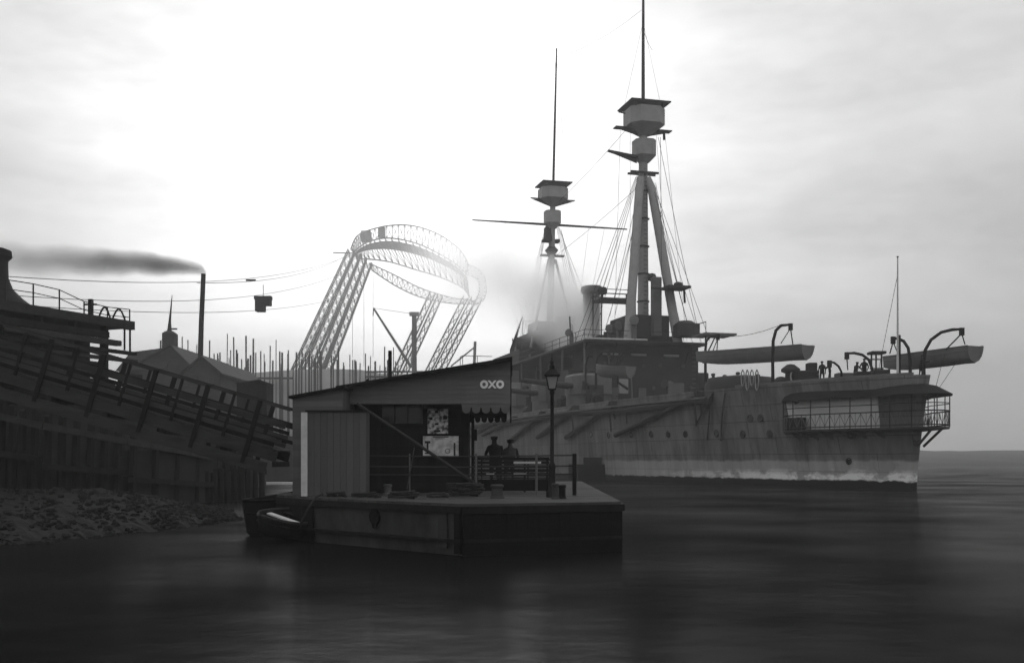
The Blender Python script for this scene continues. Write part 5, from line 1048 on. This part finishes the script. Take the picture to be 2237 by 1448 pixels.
# ---- derrick crane
dk = thing('derrick_crane', 'pale derrick crane mast with jib lying against the gantry legs', 'crane', (X(905, 222), 222, QZ))
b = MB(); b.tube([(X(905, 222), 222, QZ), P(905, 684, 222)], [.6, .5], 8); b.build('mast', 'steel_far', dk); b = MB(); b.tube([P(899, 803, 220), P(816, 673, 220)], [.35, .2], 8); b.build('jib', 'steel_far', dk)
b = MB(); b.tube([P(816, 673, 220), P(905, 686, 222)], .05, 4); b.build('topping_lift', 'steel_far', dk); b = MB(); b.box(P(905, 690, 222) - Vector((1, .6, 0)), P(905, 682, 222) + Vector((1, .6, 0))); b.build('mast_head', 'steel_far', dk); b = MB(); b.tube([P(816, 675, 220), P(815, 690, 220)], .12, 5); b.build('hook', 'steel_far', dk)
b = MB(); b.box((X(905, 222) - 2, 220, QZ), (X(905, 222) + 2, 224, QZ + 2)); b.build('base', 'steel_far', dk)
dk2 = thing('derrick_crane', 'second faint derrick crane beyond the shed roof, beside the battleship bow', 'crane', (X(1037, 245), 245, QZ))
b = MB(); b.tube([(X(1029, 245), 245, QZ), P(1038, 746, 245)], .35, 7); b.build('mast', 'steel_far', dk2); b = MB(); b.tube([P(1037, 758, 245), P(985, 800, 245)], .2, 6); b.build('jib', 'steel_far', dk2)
# ---- aerial ropeway with skip
rp = thing('aerial_ropeway', 'thin ropeway cables strung from the factory to the gantry', 'cable', P(573, 650, 150))
for (a, c, sg) in (((-40, 600, 90), (768, 556, 262), 3.0), ((-40, 640, 92), (775, 585, 262), 3.5), ((430, 618, 121), (766, 552, 260), 2.0), ((-40, 660, 92), (780, 640, 262), 2.5)):
    a, c = P(*a), P(*c); b = MB(); b.tube([a.lerp(c, k/20) - Vector((0, 0, sg*4*(k/20)*(1-k/20))) for k in range(21)], .04, 4); b.build('cable', 'steel_far', rp)
tz = P(-40, 600, 90); tt_ = thing('ropeway_trestle', 'timber trestle carrying the shore end of the ropeway cables', 'trestle', (tz.x, 91, QZ))
for sx_, sy_ in ((-1, -1), (1, -1), (1, 1), (-1, 1)):
    b = MB(); b.tube([(tz.x + sx_*2.2, 91 + sy_*2.2, QZ - .2), (tz.x + sx_*.3, 91 + sy_*.3, tz.z + .3)], .16, 6); b.build('leg', 'dark_timber', tt_)
b = MB(); b.beam((tz.x, 89, tz.z), (tz.x, 93, tz.z), .3, .3); b.build('cross_head', 'dark_timber', tt_)
sk = thing('ropeway_skip', 'dark stepped skip hanging from the ropeway cables', 'skip', P(573, 682, 150))
def skb(px0, px1, py0, py1, nm, dep=.7):
    a, c = P(px0, py1, 150), P(px1, py0, 150); b = MB(); b.box((a.x, 150 - dep, a.z), (c.x, 150 + dep, c.z)); b.build(nm, 'slate', sk, bevel=.06)
skb(559, 579, 655, 681, 'bucket'); skb(578, 592, 652, 668, 'counterweight'); skb(556, 594, 647, 655, 'carriage', .5)
b = MB(); b.tube([P(575, 648, 150), P(575, 622, 150)], .05, 5); b.build('hanger', 'steel_far', sk)
b = MB(); q = P(548, 612, 150); b.tube([q - Vector((.7, 0, 0)), q + Vector((.7, 0, 0))], .14, 8); tag(b.build('ropeway_pulley', 'slate'), 'small dark roller on the upper ropeway cable above the skip', 'pulley')
# ---- lighters along the battleship's waterline
def lighter(label, px0, px1, py_top, py_w, hgt):
    a, c = W(px0, py_w), W(px1, py_w); d = (a.y + c.y)/2 - 1; r = thing('lighter', label, 'barge', ((X(px0, d) + X(px1, d))/2, d, 0)); xa, xb = X(px0, d), X(px1, d); dr = Vector((-ST, CT, 0))
    pts_ = [Vector((xa, d, 0)), Vector((xb, d, 0)), Vector((xb, d, 0)) + Vector((.9, .5, 0))*.8, Vector((xa, d, 0)) + dr*3]
    b = MB(); b.loft([[p*1.0 + Vector((0, 0, -.4)) for p in pts_], [p + Vector((0, 0, hgt)) for p in pts_]]); b.build('hull', 'tar', r)
    b = MB(); b.box((lerp(xa, xb, .2), d + .3, hgt), (lerp(xa, xb, .75), d + 1.2, hgt + .7)); b.build('hatch', 'dark_timber', r)
    b = MB(); b.tube([(lerp(xa, xb, .9), d + .4, hgt), (lerp(xa, xb, .9), d + .4, hgt + 1.0)], .12, 6); b.build('post', 'tar', r)
lighter('black lighter lying at the battleship side beyond the lamp post', 1262, 1332, 1000, 1050, 1.7); lighter('low black raft of baulks under the net booms beside the ship', 1335, 1405, 1030, 1049, .6)
# ================================================================== smoke and steam (volumes of even puffs thinning outward)
def plume(name, label, A, B, rA, rB, dens, colr, aniso, rise, noise_s, m_name, end_fade=.35, power=1.0, bend=.12, rough=1.1, grow=.7, lift=None):
    A, B = Vector(A), Vector(B); ax = B - A; Ln = ax.length; b = MB(); Rm = max(rA, rB)*1.25
    b.box((-rA, -Rm, -Rm), (Ln, Rm, Rm + rise)); o = b.build(name, 'tar'); o.data.transform(Matrix.Translation(o.location)); o.location = A
    o.rotation_euler = ax.to_track_quat('X', 'Z').to_euler()
    m = bpy.data.materials.new(m_name); m.use_nodes = True; n = m.node_tree; L = n.links; n.nodes.clear()
    def N(op, a, b_=None, c=None):
        x = n.nodes.new('ShaderNodeMath'); x.operation = op
        for i, q in enumerate((a, b_, c)):
            if q is None: continue
            if isinstance(q, (int, float)): x.inputs[i].default_value = q
            else: L.new(q, x.inputs[i])
        return x.outputs[0]
    t = n.nodes.new('ShaderNodeTexCoord'); sp = n.nodes.new('ShaderNodeSeparateXYZ'); L.new(t.outputs['Object'], sp.inputs[0])
    z1_ = n.nodes.new('ShaderNodeTexNoise'); z1_.inputs['Scale'].default_value = noise_s; z1_.inputs['Detail'].default_value = 4; L.new(t.outputs['Object'], z1_.inputs[0])
    s = N('MAXIMUM', N('DIVIDE', sp.outputs[0], Ln), 0.0); rad = N('MULTIPLY_ADD', N('POWER', s, grow), rB - rA, rA)
    cz = N('MULTIPLY', N('MULTIPLY', N('SUBTRACT', 1.0, N('POWER', 2.718, N('MULTIPLY', s, -1/bend))), 1.0), rise)
    if lift is not None: cz = N('MULTIPLY', N('SUBTRACT', rad, rA), lift)
    dy = sp.outputs[1]; dz = N('SUBTRACT', sp.outputs[2], cz); rr = N('SQRT', N('ADD', N('MULTIPLY', dy, dy), N('MULTIPLY', dz, dz)))
    e = N('SUBTRACT', 1.0, N('DIVIDE', rr, rad)); e = N('ADD', e, N('MULTIPLY', N('SUBTRACT', z1_.outputs[0], .5), rough)); e = N('MINIMUM', N('MAXIMUM', e, 0.0), 1.0)
    fade = N('MINIMUM', N('MAXIMUM', N('DIVIDE', N('SUBTRACT', 1.0, s), end_fade), 0.0), 1.0)
    dn = N('MULTIPLY', N('MULTIPLY', e, fade), N('DIVIDE', dens*rA**power, N('POWER', rad, power)))
    head = N('MINIMUM', N('MAXIMUM', N('DIVIDE', N('ADD', sp.outputs[0], rA*.6), rA*.6), 0.0), 1.0); dn = N('MULTIPLY', dn, head)
    pv = n.nodes.new('ShaderNodeVolumePrincipled'); pv.inputs['Color'].default_value = (colr, colr, colr, 1); pv.inputs['Anisotropy'].default_value = aniso; L.new(dn, pv.inputs['Density'])
    oo = n.nodes.new('ShaderNodeOutputMaterial'); L.new(pv.outputs[0], oo.inputs['Volume']); o.data.materials.clear(); o.data.materials.append(m); tag(o, label, 'smoke', kind='stuff'); return o
plume('chimney_smoke', 'dark smoke streaming flat from the tall stack', P(446, 594, 121), P(-220, 600, 118), .42, 2.6, 5.5, .2, .3, 2.4, .3, 'stack_smoke', .8, 1.1, .12, .75, .45, .9)
plume('steam', 'white steam drifting from the battleship funnels over the gantry', P(1288, 690, 136), P(880, 600, 148), 3.4, 9.5, .5, 1.0, .88, 2.5, .14, 'steam_cloud', .5, .8, .15)
plume('steam', 'white steam billowing low round the forward casing of the battleship', P(1276, 740, 131), P(1140, 650, 133), 3.0, 6.5, .7, 1.0, .88, .5, .3, 'steam_low', .7, .8, .2)
plume('steam', 'thin white steam trailing across the gantry and its legs', P(1130, 650, 205), P(560, 600, 250), 9.0, 26.0, .011, 1.0, .85, 2.0, .05, 'steam_thin', .4, .3, .3)
